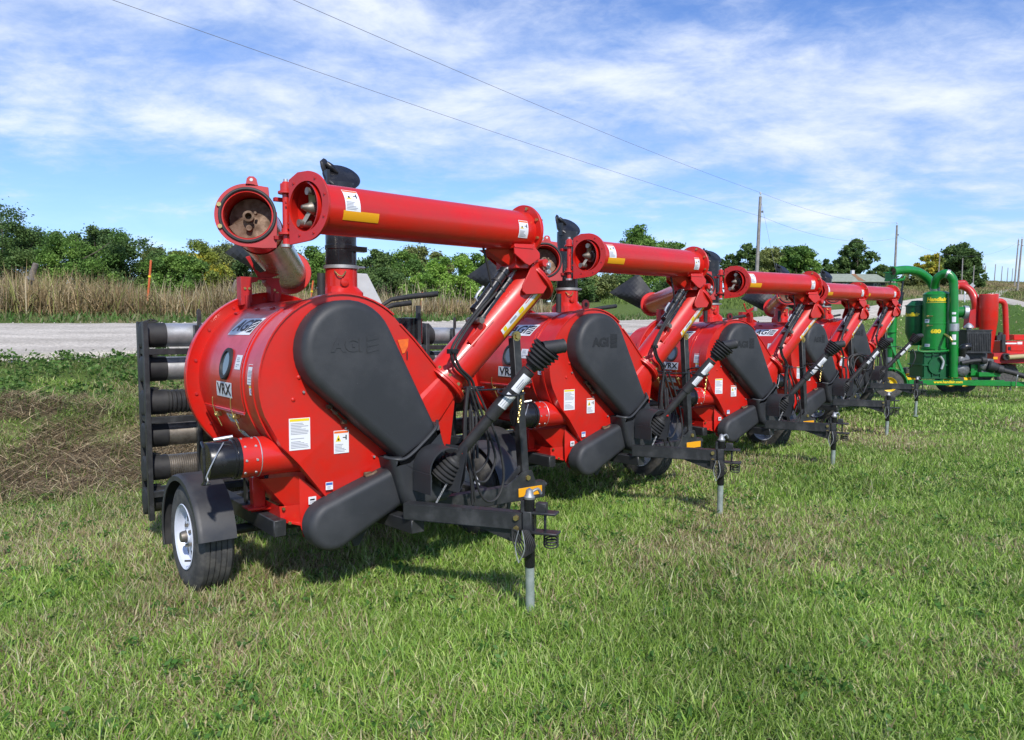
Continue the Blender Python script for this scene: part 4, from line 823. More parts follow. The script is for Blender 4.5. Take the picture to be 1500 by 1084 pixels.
    # --- wheels and fenders
    for s_ in (-1, 1):
        we = bpy.data.objects.new('wheel', None); col.objects.link(we); we.parent = root
        wheel(V(1.148 * s_, -.02, .34), V(s_, 0, 0), we, M['rim'])
        m = MB(); n = 30; lo = []; u_o, u_i = 1.180 * s_, .965 * s_
        for i in range(n + 1):
            a = R(9 + 191 * i / n); r_ = .395; wv, zv = math.cos(a) * (r_ + .02), math.sin(a) * r_
            if i == 0: pass
            e = [(u_o, -.035), (u_o, -.006), (u_o - .010 * s_, .002), (u_o - .03 * s_, .006), (u_i, .006), (u_i, 0), (u_o - .03 * s_, 0), (u_o - .010 * s_, -.010), (u_o - .006 * s_, -.035)]
            lo.append([V(uu, -.02 + math.cos(a) * (r_ + .03 + dr), .335 + math.sin(a) * (r_ + dr - .01)) for uu, dr in e])
        m.loft(lo); fe = B(m, 'fender', M['satin'], ang=40)
        m = MB(); m.box(V(.86 * s_, -.02, .66), (.20, .05, .012)); m.box(V(.77 * s_, -.02, .57), (.012, .05, .19)); B(m, 'fender_bracket', M['black'], fe)
    # --- pipe rack across the back
    rw = -1.25
    m = MB()
    for u_, z1 in ((-1.09, 1.665), (-.735, 1.64), (.70, 1.64), (1.28, 1.665)):
        m.beam(V(u_, rw + .125, .21), V(u_ - .015, rw + .125, z1), .035, .05, up=(0, 1, 0))
    for z_ in (1.445, .945, .40):
        m.box(V(.095, rw + .125, z_), (2.37, .045, .045))
        for u_ in (-1.075, 1.28): m.box(V(u_, rw, z_), (.04, .28, .04))
    m.beam(V(-1.075, rw - .12, .21), V(-1.09, rw - .12, 1.665), .035, .05, up=(0, 1, 0)); m.beam(V(1.28, rw - .12, .21), V(1.28, rw - .12, 1.665), .035, .05, up=(0, 1, 0))
    rk = B(m, 'pipe_rack', M['black'], bevel=.003)
    m = MB(); m.prism([(-.745, 1.64), (-.715, 1.64), (-.715, 1.745), (-.73, 1.765), (-.745, 1.745)], 0, .012, lambda a, b, d: V(a, rw + .13 + d, b)); B(m, 'slotted_tab', M['black'], rk)
    for i, (z_, kind) in enumerate(((1.565, 0), (1.315, 0), (1.066, 1), (.823, 0), (.575, 2), (.34, 2))):
        u0_, u1_ = -1.10, (1.33, 1.30, .9, 1.32, 1.28, 1.2)[i]; rr_ = .088
        if kind == 0: pr = [(0, rr_), (u1_ - u0_, rr_)]
        else:
            pr = []; L_ = u1_ - u0_; st_ = .032 if kind == 1 else .015; x = 0
            while x < L_: pr += [(x, rr_ - .006), (x + st_ * .3, rr_ + .002), (x + st_ * .6, rr_ + .002), (x + st_ * .9, rr_ - .006)]; x += st_
        m = MB(); m.lathe(V(u0_, rw, z_), V(1, 0, 0), [(0, 0)] + pr, 28); pp = B(m, 'spare_pipe' if kind == 0 else 'flexible_hose', M['rubber'] if kind == 1 else (M['steel'] if i != 3 else M['dsteel']) if kind == 0 else M['dsteel'], rk, ang=30)
        m = MB(); m.lathe(V(u0_ - .015, rw, z_), V(1, 0, 0), [(0, 0), (.006, .06), (.006, .088), (.01, .0935), (.17, .0935), (.172, .089)], 28); B(m, 'end_cap', M['rubber'], pp)
        m = MB(); m.lathe(V(u1_ - .12, rw, z_), V(1, 0, 0), [(0, .089), (.002, .0955), (.15, .0955), (.152, 0)], 28)
        m.box(V(u1_ - .05, rw, z_ + .098), (.07, .03, .012)); B(m, 'end_cap', M['rubber'], pp)
        m = MB(); m.box(V(u0_ + .06, rw, z_ + .100), (.08, .03, .012)); m.tube([V(u0_ + .02, rw, z_ + .10), V(u0_ + .06, rw + .02, z_ + .115), V(u0_ + .11, rw, z_ + .102)], .006, 6); B(m, 'cam_lever', M['rubber'], pp)
    # coiled flexible hose stored behind
    return root
# five machines: positions measured on the ground, each turned a little differently
VL = ['nearest red grain vacuum, front left, its tongue jack standing in the foreground grass',
      'second red grain vacuum from the camera, directly behind the nearest one',
      'third red grain vacuum, the middle one of the row of five',
      'fourth red grain vacuum, with looped hoses, between the middle one and the farthest one',
      'farthest red grain vacuum, next to the green grain vacuum']
REFP = Vector((-.6, 4.8, 0))
PL = [((0, 0, 0), 0), ((1.721, 2.353, -.022), -1.0), ((3.76, 4.748, -.085), -6.69), ((5.634, 7.316, -.06), -1.3), ((7.316, 9.628, .03), -2.7)]
vac = part_b(make_vac()); vacs = [vac]
for t, yaw in PL[1:]: vacs.append(copy_tree(vac))
for v, (t, yaw), lb in zip(vacs, PL, VL):
    q = O1 - REFP; q = Matrix.Rotation(R(yaw), 3, 'Z') @ q + REFP + Vector(t); v.location = q; v.rotation_euler = (0, 0, TH + R(yaw))
    tag(v, lb, 'grain vacuum', 'red grain vacuums parked in a row')
def sub(o, nm):
    r = [c for c in kids(o) if c.name.split('.')[0] == nm]; return r
for i, v in enumerate(vacs):
    for dt in sub(v, 'discharge_tube'):
        if i in (1, 2, 3, 4):
            dt.rotation_euler = (0, 0, R((0, -3, 3, -22, -14)[i]))
            for k in (2, 3, 4):
                if i == k:
                    for s_ in dt.material_slots: s_.link = 'OBJECT'; s_.material = M['red']
    if i > 0:
        for fp_ in sub(v, 'front_plate'):
            for tg_ in sub(fp_, 'orange_tag'): bpy.data.objects.remove(tg_)
        m = MB(); e = V(-.42, .60, 1.80); m.prism(circ(0, .055, .045, 20, -40, 220) + [(-.05, -.01), (.05, -.01)], -.008, .008, lambda a, b, d: e + V(a, d, b)); m.build('lifting_eye', M['red'], v, bevel=.002)
        m = MB(); m.cyl(e + V(0, -.0095, .055), e + V(0, .0095, .055), .020, .020, 14); m.build('eye_hole', M['ink'], v)

# the fourth machine carries its hoses as big open loops on the post
v = vacs[3]; hs_ = [h for h in sub(v, 'hydraulic_hose')]
for h in hs_[-5:]: bpy.data.objects.remove(h)
for k, (cu_, cz_, r0_) in enumerate(((.80, 1.02, .25), (.84, 1.00, .28), (.76, 1.05, .21), (.88, .94, .31))):
    m = MB(); pts = [V(cu_ + r0_ * .82 * math.cos(t), .78 + .03 * k + .05 * math.sin(2 * t), cz_ + r0_ * math.sin(t)) for t in np.linspace(0, 2 * math.pi, 41)]; m.tube(pts, .010, 8, caps=False); m.build('hydraulic_hose', M['rubber'], v)
for k, i in ((1, 1), (2, 2), (4, 4)):
    for j, h in enumerate(sub(vacs[i], 'hydraulic_hose')[3:]): h.rotation_euler = (0, 0, R((3, -4, 5, -2, 4, -5)[(j + i) % 6] * .35)); h.scale = (1, 1, (1.0, .94, 1.02, .97)[(i + j) % 4])
for i, dz in ((1, .010), (2, -.008), (4, .014)):
    for h in sub(vacs[i], 'drive_shaft'): h.rotation_euler = (R((0, .8, -.9, 0, 1.2)[i]), R((0, -1.0, .8, 0, .6)[i]), 0)

for c_ in sub(vacs[0], 'belt_cover'):
    for h in sub(c_, 'raised_lettering'):
        h.material_slots[0].link = 'OBJECT'; h.material_slots[0].material = M['plastic']
# ------------------------------------------------------------------ terrain
# columns: pixel azimuth of the survey, then (depth, eye line drop) pairs: flat end, road near, road far, verge, crest, far
def zof(px, ypx, d): 
    a = (px - 750) / FPX; b = -(ypx - 542) / FPX; c, s = math.cos(PITCH), math.sin(PITCH); y = c + b * s; z = -s + b * c
    return H + z / y * d
COLS = [
 (-1500, [(6.5, None), (12.0, 533), (18.0, 478), (21.0, 466), (30, 460), (70, 458), (600, 470)]),
 (0,    [(7.0, None), (13.0, 527), (19.0, 474), (21.5, 462), (30, 457), (70, 456), (600, 468)]),
 (200,  [(7.6, None), (13.8, 520), (20.0, 474), (22.5, 463), (31, 458), (70, 456), (600, 466)]),
 (400,  [(9.0, None), (15.2, 511), (21.0, 473), (23.5, 465), (32, 460), (75, 456), (600, 462)]),
 (600,  [(12.5, None), (17.0, 502), (23.0, 472), (25.5, 464), (34, 458), (80, 452), (600, 455)]),
 (900,  [(17.0, None), (21.0, 492), (27.5, 470.5), (30, 466), (48, 447), (90, 438), (600, 440)]),
 (1100, [(21.0, None), (27.0, 482), (34.0, 466), (38, 463), (60, 450), (110, 436), (600, 425)]),
 (1264, [(26.0, None), (37.0, 469), (46.0, 451), (51, 447), (80, 434), (150, 420), (600, 416)]),
 (1324, [(27.0, None), (48.0, 462), (62.0, 440), (68, 435), (95, 424), (190, 415), (600, 415)]),
 (1400, [(27.0, None), (84.0, 440.5), (100.0, 431.5), (106, 428), (140, 419), (250, 414), (600, 416)]),
 (1440, [(27.0, None), (80.0, 441), (97.0, 431.5), (106, 427), (140, 417), (250, 413), (600, 416)]),
 (1500, [(26.0, None), (62.0, 451), (73.0, 443), (90, 433), (150, 421), (250, 415), (600, 418)]),
 (1650, [(24.0, None), (50.0, 466), (59.0, 456), (75, 442), (130, 428), (250, 420), (600, 422)]),
 (3000, [(22.0, None), (42.0, 474), (50.0, 466), (70, 450), (130, 436), (250, 428), (600, 430)])]
CX = np.array([c[0] for c in COLS], float)
CD = np.array([[b[0] for b in c[1]] for c in COLS]); CZ = np.array([[0.0 if b[1] is None else zof(c[0], b[1], b[0]) for b in c[1]] for c in COLS])
def prof(px):
    px = np.clip(px, CX[0], CX[-1]); return (np.stack([np.interp(px, CX, CD[:, k]) for k in range(CD.shape[1])], -1), np.stack([np.interp(px, CX, CZ[:, k]) for k in range(CD.shape[1])], -1))
def lat(seed, x, y):
    h = np.sin(x * 127.1 + y * 311.7 + seed * 74.7) * 43758.5453; return h - np.floor(h)
def vnoise(x, y, seed=0):
    xi, yi = np.floor(x), np.floor(y); fx, fy = x - xi, y - yi; fx = fx * fx * (3 - 2 * fx); fy = fy * fy * (3 - 2 * fy)
    return (lat(seed, xi, yi) * (1 - fx) + lat(seed, xi + 1, yi) * fx) * (1 - fy) + (lat(seed, xi, yi + 1) * (1 - fx) + lat(seed, xi + 1, yi + 1) * fx) * fy
def fbm(x, y, s=0, o=4): return sum(vnoise(x * 2 ** k, y * 2 ** k, s + k * 13) / 2 ** (k + 1) for k in range(o)) / (1 - 1 / 2 ** o)
def ground(x, y, rough=True):
    x = np.asarray(x, float); y = np.asarray(y, float); D = np.maximum(y, .35 * np.hypot(x, y)) + 1e-6
    px = 750 + FPX * x / np.maximum(D, .3); ds, zs = prof(px); z = np.zeros_like(D)
    for k in range(ds.shape[-1] - 1):
        t = np.clip((D - ds[..., k]) / (ds[..., k + 1] - ds[..., k]), 0, 1)
        if k == 0: t = t * t * (3 - 2 * t) * .6 + t * .4
        m_ = D > ds[..., k]; z = np.where(m_, zs[..., k] + t * (zs[..., k + 1] - zs[..., k]), z)
    if rough:
        on = np.clip((D - ds[..., 0]) / 2.5, 0, 1) * np.clip((ds[..., 1] - D) / 1.5, 0, 1)
        z = z + .24 * np.exp(-((D - ds[..., 0] - 2.2) / .9) ** 2) * np.clip((420 - px) / 200, 0, 1) * (.4 + 1.2 * fbm(x * 1.1, y * .9, 14))
        z = z + on * (fbm(x * .9, y * .9, 5) - .5) * .46 + (fbm(x * 1.3, y * 1.3, 9) - .5) * .03 * (D < ds[..., 1])
    return z
def gz(x, y): return float(ground(np.array([x]), np.array([y]))[0])
def band(x, y):
    D = np.maximum(y, .35 * np.hypot(x, y)) + 1e-6; ds, _ = prof(750 + FPX * x / np.maximum(D, .3)); return D, ds
# terrain sheet
ang = np.radians(np.concatenate([np.linspace(-180, -48, 45)[:-1], np.linspace(-48, 48, 330), np.linspace(48, 180, 45)[1:]])); rad = np.concatenate([[0.0], np.geomspace(.8, 30, 190), np.geomspace(30.6, 1400, 110)])
A_, R_ = np.meshgrid(ang, rad, indexing='ij'); X = np.sin(A_) * R_; Y = np.cos(A_) * R_; Z = ground(X, Y) - .012
far = np.clip((R_ - 300) / 700, 0, 1); Z = Z * (1 - far * .0)
def grid_mesh(name, X, Y, Z, mt):
    n, k = X.shape; co = np.stack([X, Y, Z], -1).reshape(-1, 3); i = np.arange(n - 1)[:, None] * k + np.arange(k - 1)[None, :]
    q = np.stack([i, i + k, i + k + 1, i + 1], -1).reshape(-1, 4); return raw_mesh(name, co, q, mt)
def raw_mesh(name, co, quads, mt, cols=None, tris=None, smooth=True):
    me = bpy.data.meshes.new(name); nq = len(quads); nt_ = 0 if tris is None else len(tris)
    me.vertices.add(len(co)); me.vertices.foreach_set('co', co.astype(np.float32).ravel())
    li = quads.ravel() if not nt_ else np.concatenate([quads.ravel(), tris.ravel()])
    me.loops.add(len(li)); me.loops.foreach_set('vertex_index', li.astype(np.int32)); me.polygons.add(nq + nt_)
    st = np.concatenate([np.arange(nq) * 4, nq * 4 + np.arange(nt_) * 3]).astype(np.int32); me.polygons.foreach_set('loop_start', st)
    me.update(calc_edges=True); me.polygons.foreach_set('use_smooth', [smooth] * (nq + nt_)); me.materials.append(mt)
    if cols is not None:
        ca = me.color_attributes.new('Col', 'FLOAT_COLOR', 'POINT'); c4 = np.ones((len(co), 4), np.float32); c4[:, :3] = cols; ca.data.foreach_set('color', c4.ravel())
    o = bpy.data.objects.new(name, me); col.objects.link(o); return o
def soil_material():
    m = bpy.data.materials.new('turf_soil'); m.use_nodes = True; nt = m.node_tree; nt.nodes.clear(); n, l = NT(nt)
    out = n('ShaderNodeOutputMaterial'); b = n('ShaderNodeBsdfPrincipled', inp={'Roughness': .95, 'Specular IOR Level': .1}); l(b.outputs[0], out.inputs[0])
    at = n('ShaderNodeAttribute', attribute_name='Col'); tc = n('ShaderNodeTexCoord')
    a = n('ShaderNodeTexNoise', inp={'Scale': 9.0, 'Detail': 9.0, 'Roughness': .7}); l(tc.outputs['Object'], a.inputs['Vector'])
    mr = n('ShaderNodeMapRange', inp={'From Min': .3, 'From Max': .7, 'To Min': .55, 'To Max': 1.45}); l(a.outputs[0], mr.inputs[0])
    mx = n('ShaderNodeMix', data_type='RGBA', blend_type='MULTIPLY', inp={'Factor': 1.0}); l(at.outputs['Color'], mx.inputs['A']); l(mr.outputs[0], mx.inputs['B']); l(mx.outputs['Result'], b.inputs['Base Color'])
    nb = n('ShaderNodeTexNoise', inp={'Scale': 40.0, 'Detail': 6.0}); l(tc.outputs['Object'], nb.inputs['Vector']); bp = n('ShaderNodeBump', inp={'Strength': .6, 'Distance': .03}); l(nb.outputs[0], bp.inputs['Height']); l(bp.outputs[0], b.inputs['Normal'])
    return m
def hay_mask(x, y):
    D, ds = band(x, y); px = 750 + FPX * x / np.maximum(D, .3)
    t = (D - ds[..., 0] + .9) / 4.6; m_ = np.clip(1.25 - np.abs(t - .50) * 3.0, 0, 1) * np.clip((620 - px) / 250, 0, 1)
    m_ = m_ * np.clip((fbm(x * 1.15 + 3, y * 1.3, 3) - .365) * 5, 0, 1); return np.clip(m_ * 1.35, 0, .95)
def dry_mask(x, y): return np.clip((fbm(x * .55, y * .55, 21) - .47) * 4.5, 0, 1) * .9
def turf_cols(x, y):
    D, ds = band(x, y); g = np.array([.085, .125, .030]); dryc = np.array([.21, .18, .09]); hay = np.array([.15, .115, .072]); fld = np.array([.15, .165, .06]); tan = np.array([.20, .165, .085])
    px = 750 + FPX * x / np.maximum(D, .3)
    h = hay_mask(x, y)[..., None]; d = dry_mask(x, y)[..., None]; c = g * (1 - d) + dryc * d; c = c * (1 - h) + hay * h
    bey = (D > ds[..., 3])[..., None]; tanw = np.clip((880 - px) / 120, 0, 1)[..., None]; hillw = (np.clip((px - 1270) / 60, 0, 1) * (.45 + .55 * (fbm(x * .05, y * .05, 8) > .42)))[..., None]
    beyc = np.array([.105, .15, .035]) * (1 - np.maximum(tanw, hillw)) + tan * np.maximum(tanw, hillw); c = np.where(bey, beyc, c)
    mid = ((D > 24) & (D < ds[..., 1]))[..., None] * np.clip((px - 1250) / 80, 0, 1)[..., None]; c = c * (1 - mid) + np.array([.075, .135, .025]) * mid
    rs = np.clip(1 - np.abs(D - ds[..., 2]) / .6, 0, 1)[..., None] * .0
    return c
ter = grid_mesh('ground', X, Y, Z, soil_material()); tag(ter, kind='structure')
ca = ter.data.color_attributes.new('Col', 'FLOAT_COLOR', 'POINT'); c4 = np.ones((X.size, 4), np.float32); c4[:, :3] = turf_cols(X, Y).reshape(-1, 3); ca.data.foreach_set('color', c4.ravel())
# ------------------------------------------------------------------ gravel road
def road_material():
    m = bpy.data.materials.new('gravel'); m.use_nodes = True; nt = m.node_tree; nt.nodes.clear(); n, l = NT(nt)
    out = n('ShaderNodeOutputMaterial'); b = n('ShaderNodeBsdfPrincipled', inp={'Roughness': .95, 'Specular IOR Level': .15}); l(b.outputs[0], out.inputs[0]); tc = n('ShaderNodeTexCoord')
    a = n('ShaderNodeTexNoise', inp={'Scale': .9, 'Detail': 10.0, 'Roughness': .72}); mp_ = n('ShaderNodeMapping'); mp_.inputs['Scale'].default_value = (.35, 1.6, 1); l(tc.outputs['Object'], mp_.inputs[0]); l(mp_.outputs[0], a.inputs['Vector']); v = n('ShaderNodeTexVoronoi', inp={'Scale': 26.0}); l(tc.outputs['Object'], v.inputs['Vector'])
    r1 = n('ShaderNodeValToRGB'); r1.color_ramp.elements[0].position = .33; r1.color_ramp.elements[0].color = (.40, .36, .30, 1); r1.color_ramp.elements[1].position = .66; r1.color_ramp.elements[1].color = (.58, .53, .455, 1); l(a.outputs[0], r1.inputs[0])
    mr = n('ShaderNodeMapRange', inp={'From Min': 0.0, 'From Max': .8, 'To Min': .72, 'To Max': 1.18}); l(v.outputs['Color'], mr.inputs[0])
    mx = n('ShaderNodeMix', data_type='RGBA', blend_type='MULTIPLY', inp={'Factor': 1.0}); l(r1.outputs[0], mx.inputs['A']); l(mr.outputs[0], mx.inputs['B']); l(mx.outputs['Result'], b.inputs['Base Color'])
    bp = n('ShaderNodeBump', inp={'Strength': .5, 'Distance': .02}); l(v.outputs['Distance'], bp.inputs['Height']); l(bp.outputs[0], b.inputs['Normal']); return m
GR = road_material()
pxs = np.concatenate([np.linspace(-1500, 1200, 200), np.linspace(1205, 1700, 160), np.linspace(1720, 3000, 30)]); ds, zs = prof(pxs); K = 33
rx, ry, rz = [], [], []
for k in range(K):
    t = k / (K - 1); wob = (fbm(pxs * .03, pxs * 0 + k * 0 + (3 if k < K / 2 else 9), 4) - .5) * (.55 * max(0, 1 - min(t, 1 - t) * 8))
    D = ds[:, 1] * (1 - t) + ds[:, 2] * t + wob; x = (pxs - 750) / FPX * D; rx.append(x); ry.append(D); rz.append(ground(x, D, False) + .030 + .05 * math.sin(math.pi * t) - .02 * (k in (0, K - 1)))
rd = grid_mesh('road', np.array(rx), np.array(ry), np.array(rz), GR); tag(rd, kind='structure')
tt = np.linspace(0, 1, K)[:, None]; trk = sum(np.exp(-((tt - c_) / .05) ** 2) for c_ in (.22, .43, .62, .82)); edge = np.clip(1 - np.minimum(tt, 1 - tt) * 14, 0, 1)
v_ = (.90 + .16 * trk + .14 * (fbm(np.array(rx) * .6, np.array(ry) * 2.5, 17) - .5)) ; cr3 = np.stack([v_ * (1 - .30 * edge), v_ * (1 - .22 * edge), v_ * (1 - .42 * edge)], -1)
ca = rd.data.color_attributes.new('Col', 'FLOAT_COLOR', 'POINT'); c4 = np.ones((rd.data.vertices.__len__(), 4), np.float32); c4[:, :3] = cr3.reshape(-1, 3); ca.data.foreach_set('color', c4.ravel())
nt = GR.node_tree; n_, l_ = NT(nt); pb = [x for x in nt.nodes if x.type == 'BSDF_PRINCIPLED'][0]; old = pb.inputs['Base Color'].links[0].from_socket; GR2 = GR.copy(); nt = GR2.node_tree; n_, l_ = NT(nt); pb = [x for x in nt.nodes if x.type == 'BSDF_PRINCIPLED'][0]; old = pb.inputs['Base Color'].links[0].from_socket; at_ = n_('ShaderNodeAttribute', attribute_name='Col'); mm_ = n_('ShaderNodeMix', data_type='RGBA', blend_type='MULTIPLY', inp={'Factor': 1.0}); l_(old, mm_.inputs['A']); l_(at_.outputs['Color'], mm_.inputs['B']); l_(mm_.outputs['Result'], pb.inputs['Base Color']); rd.data.materials[0] = GR2
m = MB(); lo = []
for (a, b) in ((Vector((57.798, 93.000, 5.781)), Vector((55.151, 86.000, 5.497))), (Vector((66.310, 104.000, 6.602)), Vector((63.899, 98.000, 6.226))), (Vector((84.737, 130.000, 8.552)), Vector((78.838, 118.000, 7.593))), (Vector((112.622, 170.000, 11.377)), Vector((102.090, 150.000, 9.756))), (Vector((141.185, 210.000, 14.129)), Vector((131.346, 190.000, 12.493))), (Vector((178.297, 260.000, 17.485)), Vector((168.480, 240.000, 15.962)))):
    lo.append([Vector((a.x, a.y, gz(a.x, a.y) + .10)), Vector(((a.x + b.x) / 2, (a.y + b.y) / 2, gz((a.x + b.x) / 2, (a.y + b.y) / 2) + .16)), Vector((b.x, b.y, gz(b.x, b.y) + .10))])
m.loft(lo, close=False, caps=(False, False)); o = m.build('side_road', GR, fixn=False); tag(o, kind='structure')
def stones(n):
    u = rng.random(n); px = -300 + 1500 * rng.random(n); ds_, zs_ = prof(px); side = rng.random(n) < .75; D = np.where(side, ds_[:, 1] + rng.normal(0, .22, n), ds_[:, 1] + rng.random(n) * (ds_[:, 2] - ds_[:, 1])); x = (px - 750) / FPX * D; z = ground(x, D, False) + .035; r = rng.uniform(.008, .028, n) * (1 + (D > 20))
    v = np.array([[1, 0, 0], [-1, 0, 0], [0, 1, 0], [0, -1, 0], [0, 0, .7], [0, 0, -.7]]); f = np.array([[0, 2, 4], [2, 1, 4], [1, 3, 4], [3, 0, 4], [2, 0, 5], [1, 2, 5], [3, 1, 5], [0, 3, 5]])
    a = rng.uniform(0, 6.28, n); c, s = np.cos(a), np.sin(a); vv = v[None] * r[:, None, None] * rng.uniform(.6, 1.3, (n, 6, 1)); co = np.stack([vv[..., 0] * c[:, None] - vv[..., 1] * s[:, None], vv[..., 0] * s[:, None] + vv[..., 1] * c[:, None], vv[..., 2]], -1) + np.stack([x, D, z], -1)[:, None]
    return raw_mesh('loose_gravel', co.reshape(-1, 3), np.zeros((0, 4), int), GR, None, (np.arange(n)[:, None, None] * 6 + f[None]).reshape(-1, 3), False)
tag(stones(14000), kind='stuff')
# ------------------------------------------------------------------ blades
def blades(name, x, y, z, h, w, lean, cols, mt, bend=.5, yaw=None, smooth=True, segs=2):
    n = len(x); yaw = rng.uniform(0, 2 * np.pi, n) if yaw is None else yaw; ld = rng.uniform(0, 2 * np.pi, n); P = np.stack([x, y, z], -1)
    sx = np.stack([np.cos(yaw), np.sin(yaw), np.zeros(n)], -1) * (w / 2)[:, None]; dr = np.stack([np.cos(ld), np.sin(ld), np.zeros(n)], -1); up = np.array([0, 0, 1.0])
    def at(t): th = lean * (1 - bend + 2 * bend * t) ; return dr * (np.sin(th) * h * t)[:, None] + up * (np.cos(np.minimum(th, 1.45)) * h * t)[:, None]
    m1 = P + at(.5); tip = P + at(1.0); co = np.stack([P - sx, P + sx, m1 + sx * .8, m1 - sx * .8, tip], 1).reshape(-1, 3); i = np.arange(n)[:, None] * 5
    q = i + np.array([[0, 1, 2, 3]]); t = i + np.array([[3, 2, 4]]); cc = np.repeat(cols, 5, 0).reshape(n, 5, 3).copy(); cc[:, 4] *= 1.12
    return raw_mesh(name, co, q, mt, cc.reshape(-1, 3), t, smooth)
def scatter(n, d0, d1, px0, px1, p=1.0):
    """random points between depths d0 and d1 over a wedge of ground"""
    u = rng.random(n); D = np.sqrt(d0 ** 2 + u * (d1 ** 2 - d0 ** 2)); px = rng.uniform(px0, px1, n); return (px - 750) / FPX * D, D
def lawncol(x, y, n):
    d = dry_mask(x, y); pal = np.array([[.140, .250, .032], [.205, .335, .048], [.270, .390, .076], [.390, .470, .165], [.175, .295, .056], [.100, .205, .042]]); c = pal[rng.integers(0, 5, n)]
    lush = fbm(x * .9, y * .9, 40)[:, None]; c = c * (.62 + .8 * lush); dr = rng.random(n) < (.05 + .58 * d); st = np.array([[.50, .44, .27], [.40, .33, .18], [.28, .21, .12]])[rng.integers(0, 3, n)]
    c = np.where(dr[:, None], st, c); return np.minimum(c * rng.uniform(.82, 1.42, (n, 1)), .62)
xs, ys, hs, ws, ls = [], [], [], [], []
for (n, d0, d1, wd, hh) in ((190000, 2.0, 4.2, .0062, .085), (240000, 4.2, 7.0, .0070, .085), (200000, 7.0, 11.5, .010, .085), (140000, 11.5, 20, .018, .09), (70000, 20, 42, .035, .11), (30000, 42, 100, .09, .15)):
    x, y = scatter(n, d0, d1, -350 if d1 < 20 else 300, 1950); D, ds = band(x, y); k = (D < ds[:, 1] - .12) & (hay_mask(x, y) < rng.random(n) * .8)
    x, y = x[k], y[k]; n = len(x); cl = fbm(x * 1.6, y * 1.6, 60); xs.append(x); ys.append(y); hs.append(hh * .92 * rng.uniform(.4, 1.25, n) * (.25 + 1.5 * cl)); ws.append(wd * rng.uniform(.6, 1.4, n)); ls.append(rng.uniform(.15, 1.45, n))
x, y, h, w, l_ = map(np.concatenate, (xs, ys, hs, ws, ls)); z = ground(x, y) - .005
o = blades('lawn_grass', x, y, z, h, w, l_, lawncol(x, y, len(x)), M['grasscol']); tag(o, kind='stuff')
# taller tufts here and there, and round the wheels
xs, ys, hs = [], [], []
for _ in range(620):
    cx_, cy_ = [float(v[0]) for v in scatter(1, 2.6, 11, -100, 1600)]; n = 22; a = rng.normal(0, .035, (2, n)); xs.append(cx_ + a[0]); ys.append(cy_ + a[1]); hs.append(rng.uniform(.06, .17, n))
for _ in range(260):
    t = rng.random(); q = O1 + Vector((rng.uniform(-1.3, -.5), rng.uniform(-1.1, .35), 0)); n = 20; a = rng.normal(0, .04, (2, n)); xs.append(q.x + a[0]); ys.append(q.y + a[1]); hs.append(rng.uniform(.06, .15, n))
x, y, h = map(np.concatenate, (xs, ys, hs)); D, ds = band(x, y); k = D < ds[:, 1] - .2; x, y, h = x[k], y[k], h[k]; n = len(x)
o = blades('grass_tufts', x, y, ground(x, y) - .005, h, rng.uniform(.004, .008, n), rng.uniform(.1, .9, n), lawncol(x, y, n), M['grasscol']); tag(o, kind='stuff')
# scattered green clumps growing through the dead patch
xs, ys = [], []
for _ in range(170):
    cx_, cy_ = [float(v[0]) for v in scatter(1, 6.5, 12.5, -120, 420)]; a = rng.normal(0, rng.uniform(.05, .16), (2, 46)); xs.append(cx_ + a[0]); ys.append(cy_ + a[1])
x, y = np.concatenate(xs), np.concatenate(ys); D, ds = band(x, y); k = D < ds[:, 1] - .3; x, y = x[k], y[k]; n = len(x)
o = blades('patch_weeds', x, y, ground(x, y) - .01, rng.uniform(.06, .22, n), rng.uniform(.006, .012, n), rng.uniform(.2, 1.2, n), np.array([[.12, .20, .035], [.18, .27, .05], [.26, .27, .10]])[rng.integers(0, 3, n)] * rng.uniform(.7, 1.2, (n, 1)), M['grasscol']); tag(o, kind='stuff')
# cut hay and dead stems on the bank
x, y = scatter(120000, 5.5, 15, -160, 760); k = hay_mask(x, y) > rng.random(len(x)) * .9; D, ds = band(x, y); k &= D < ds[:, 1] - .4; x, y = x[k], y[k]; n = len(x)
pal = np.array([[.44, .335, .20], [.30, .21, .12], [.18, .125, .07], [.56, .46, .28], [.11, .075, .048]]); c = pal[rng.integers(0, 5, n)] * rng.uniform(.6, 1.15, (n, 1))
o = blades('dead_hay', x, y, ground(x, y) + rng.uniform(-.01, .13, n) * fbm(x * 2.2, y * 2.2, 81), rng.uniform(.08, .40, n), rng.uniform(.005, .012, n), rng.uniform(1.0, 1.5, n), c, M['strawcol'], bend=.12); tag(o, kind='stuff')
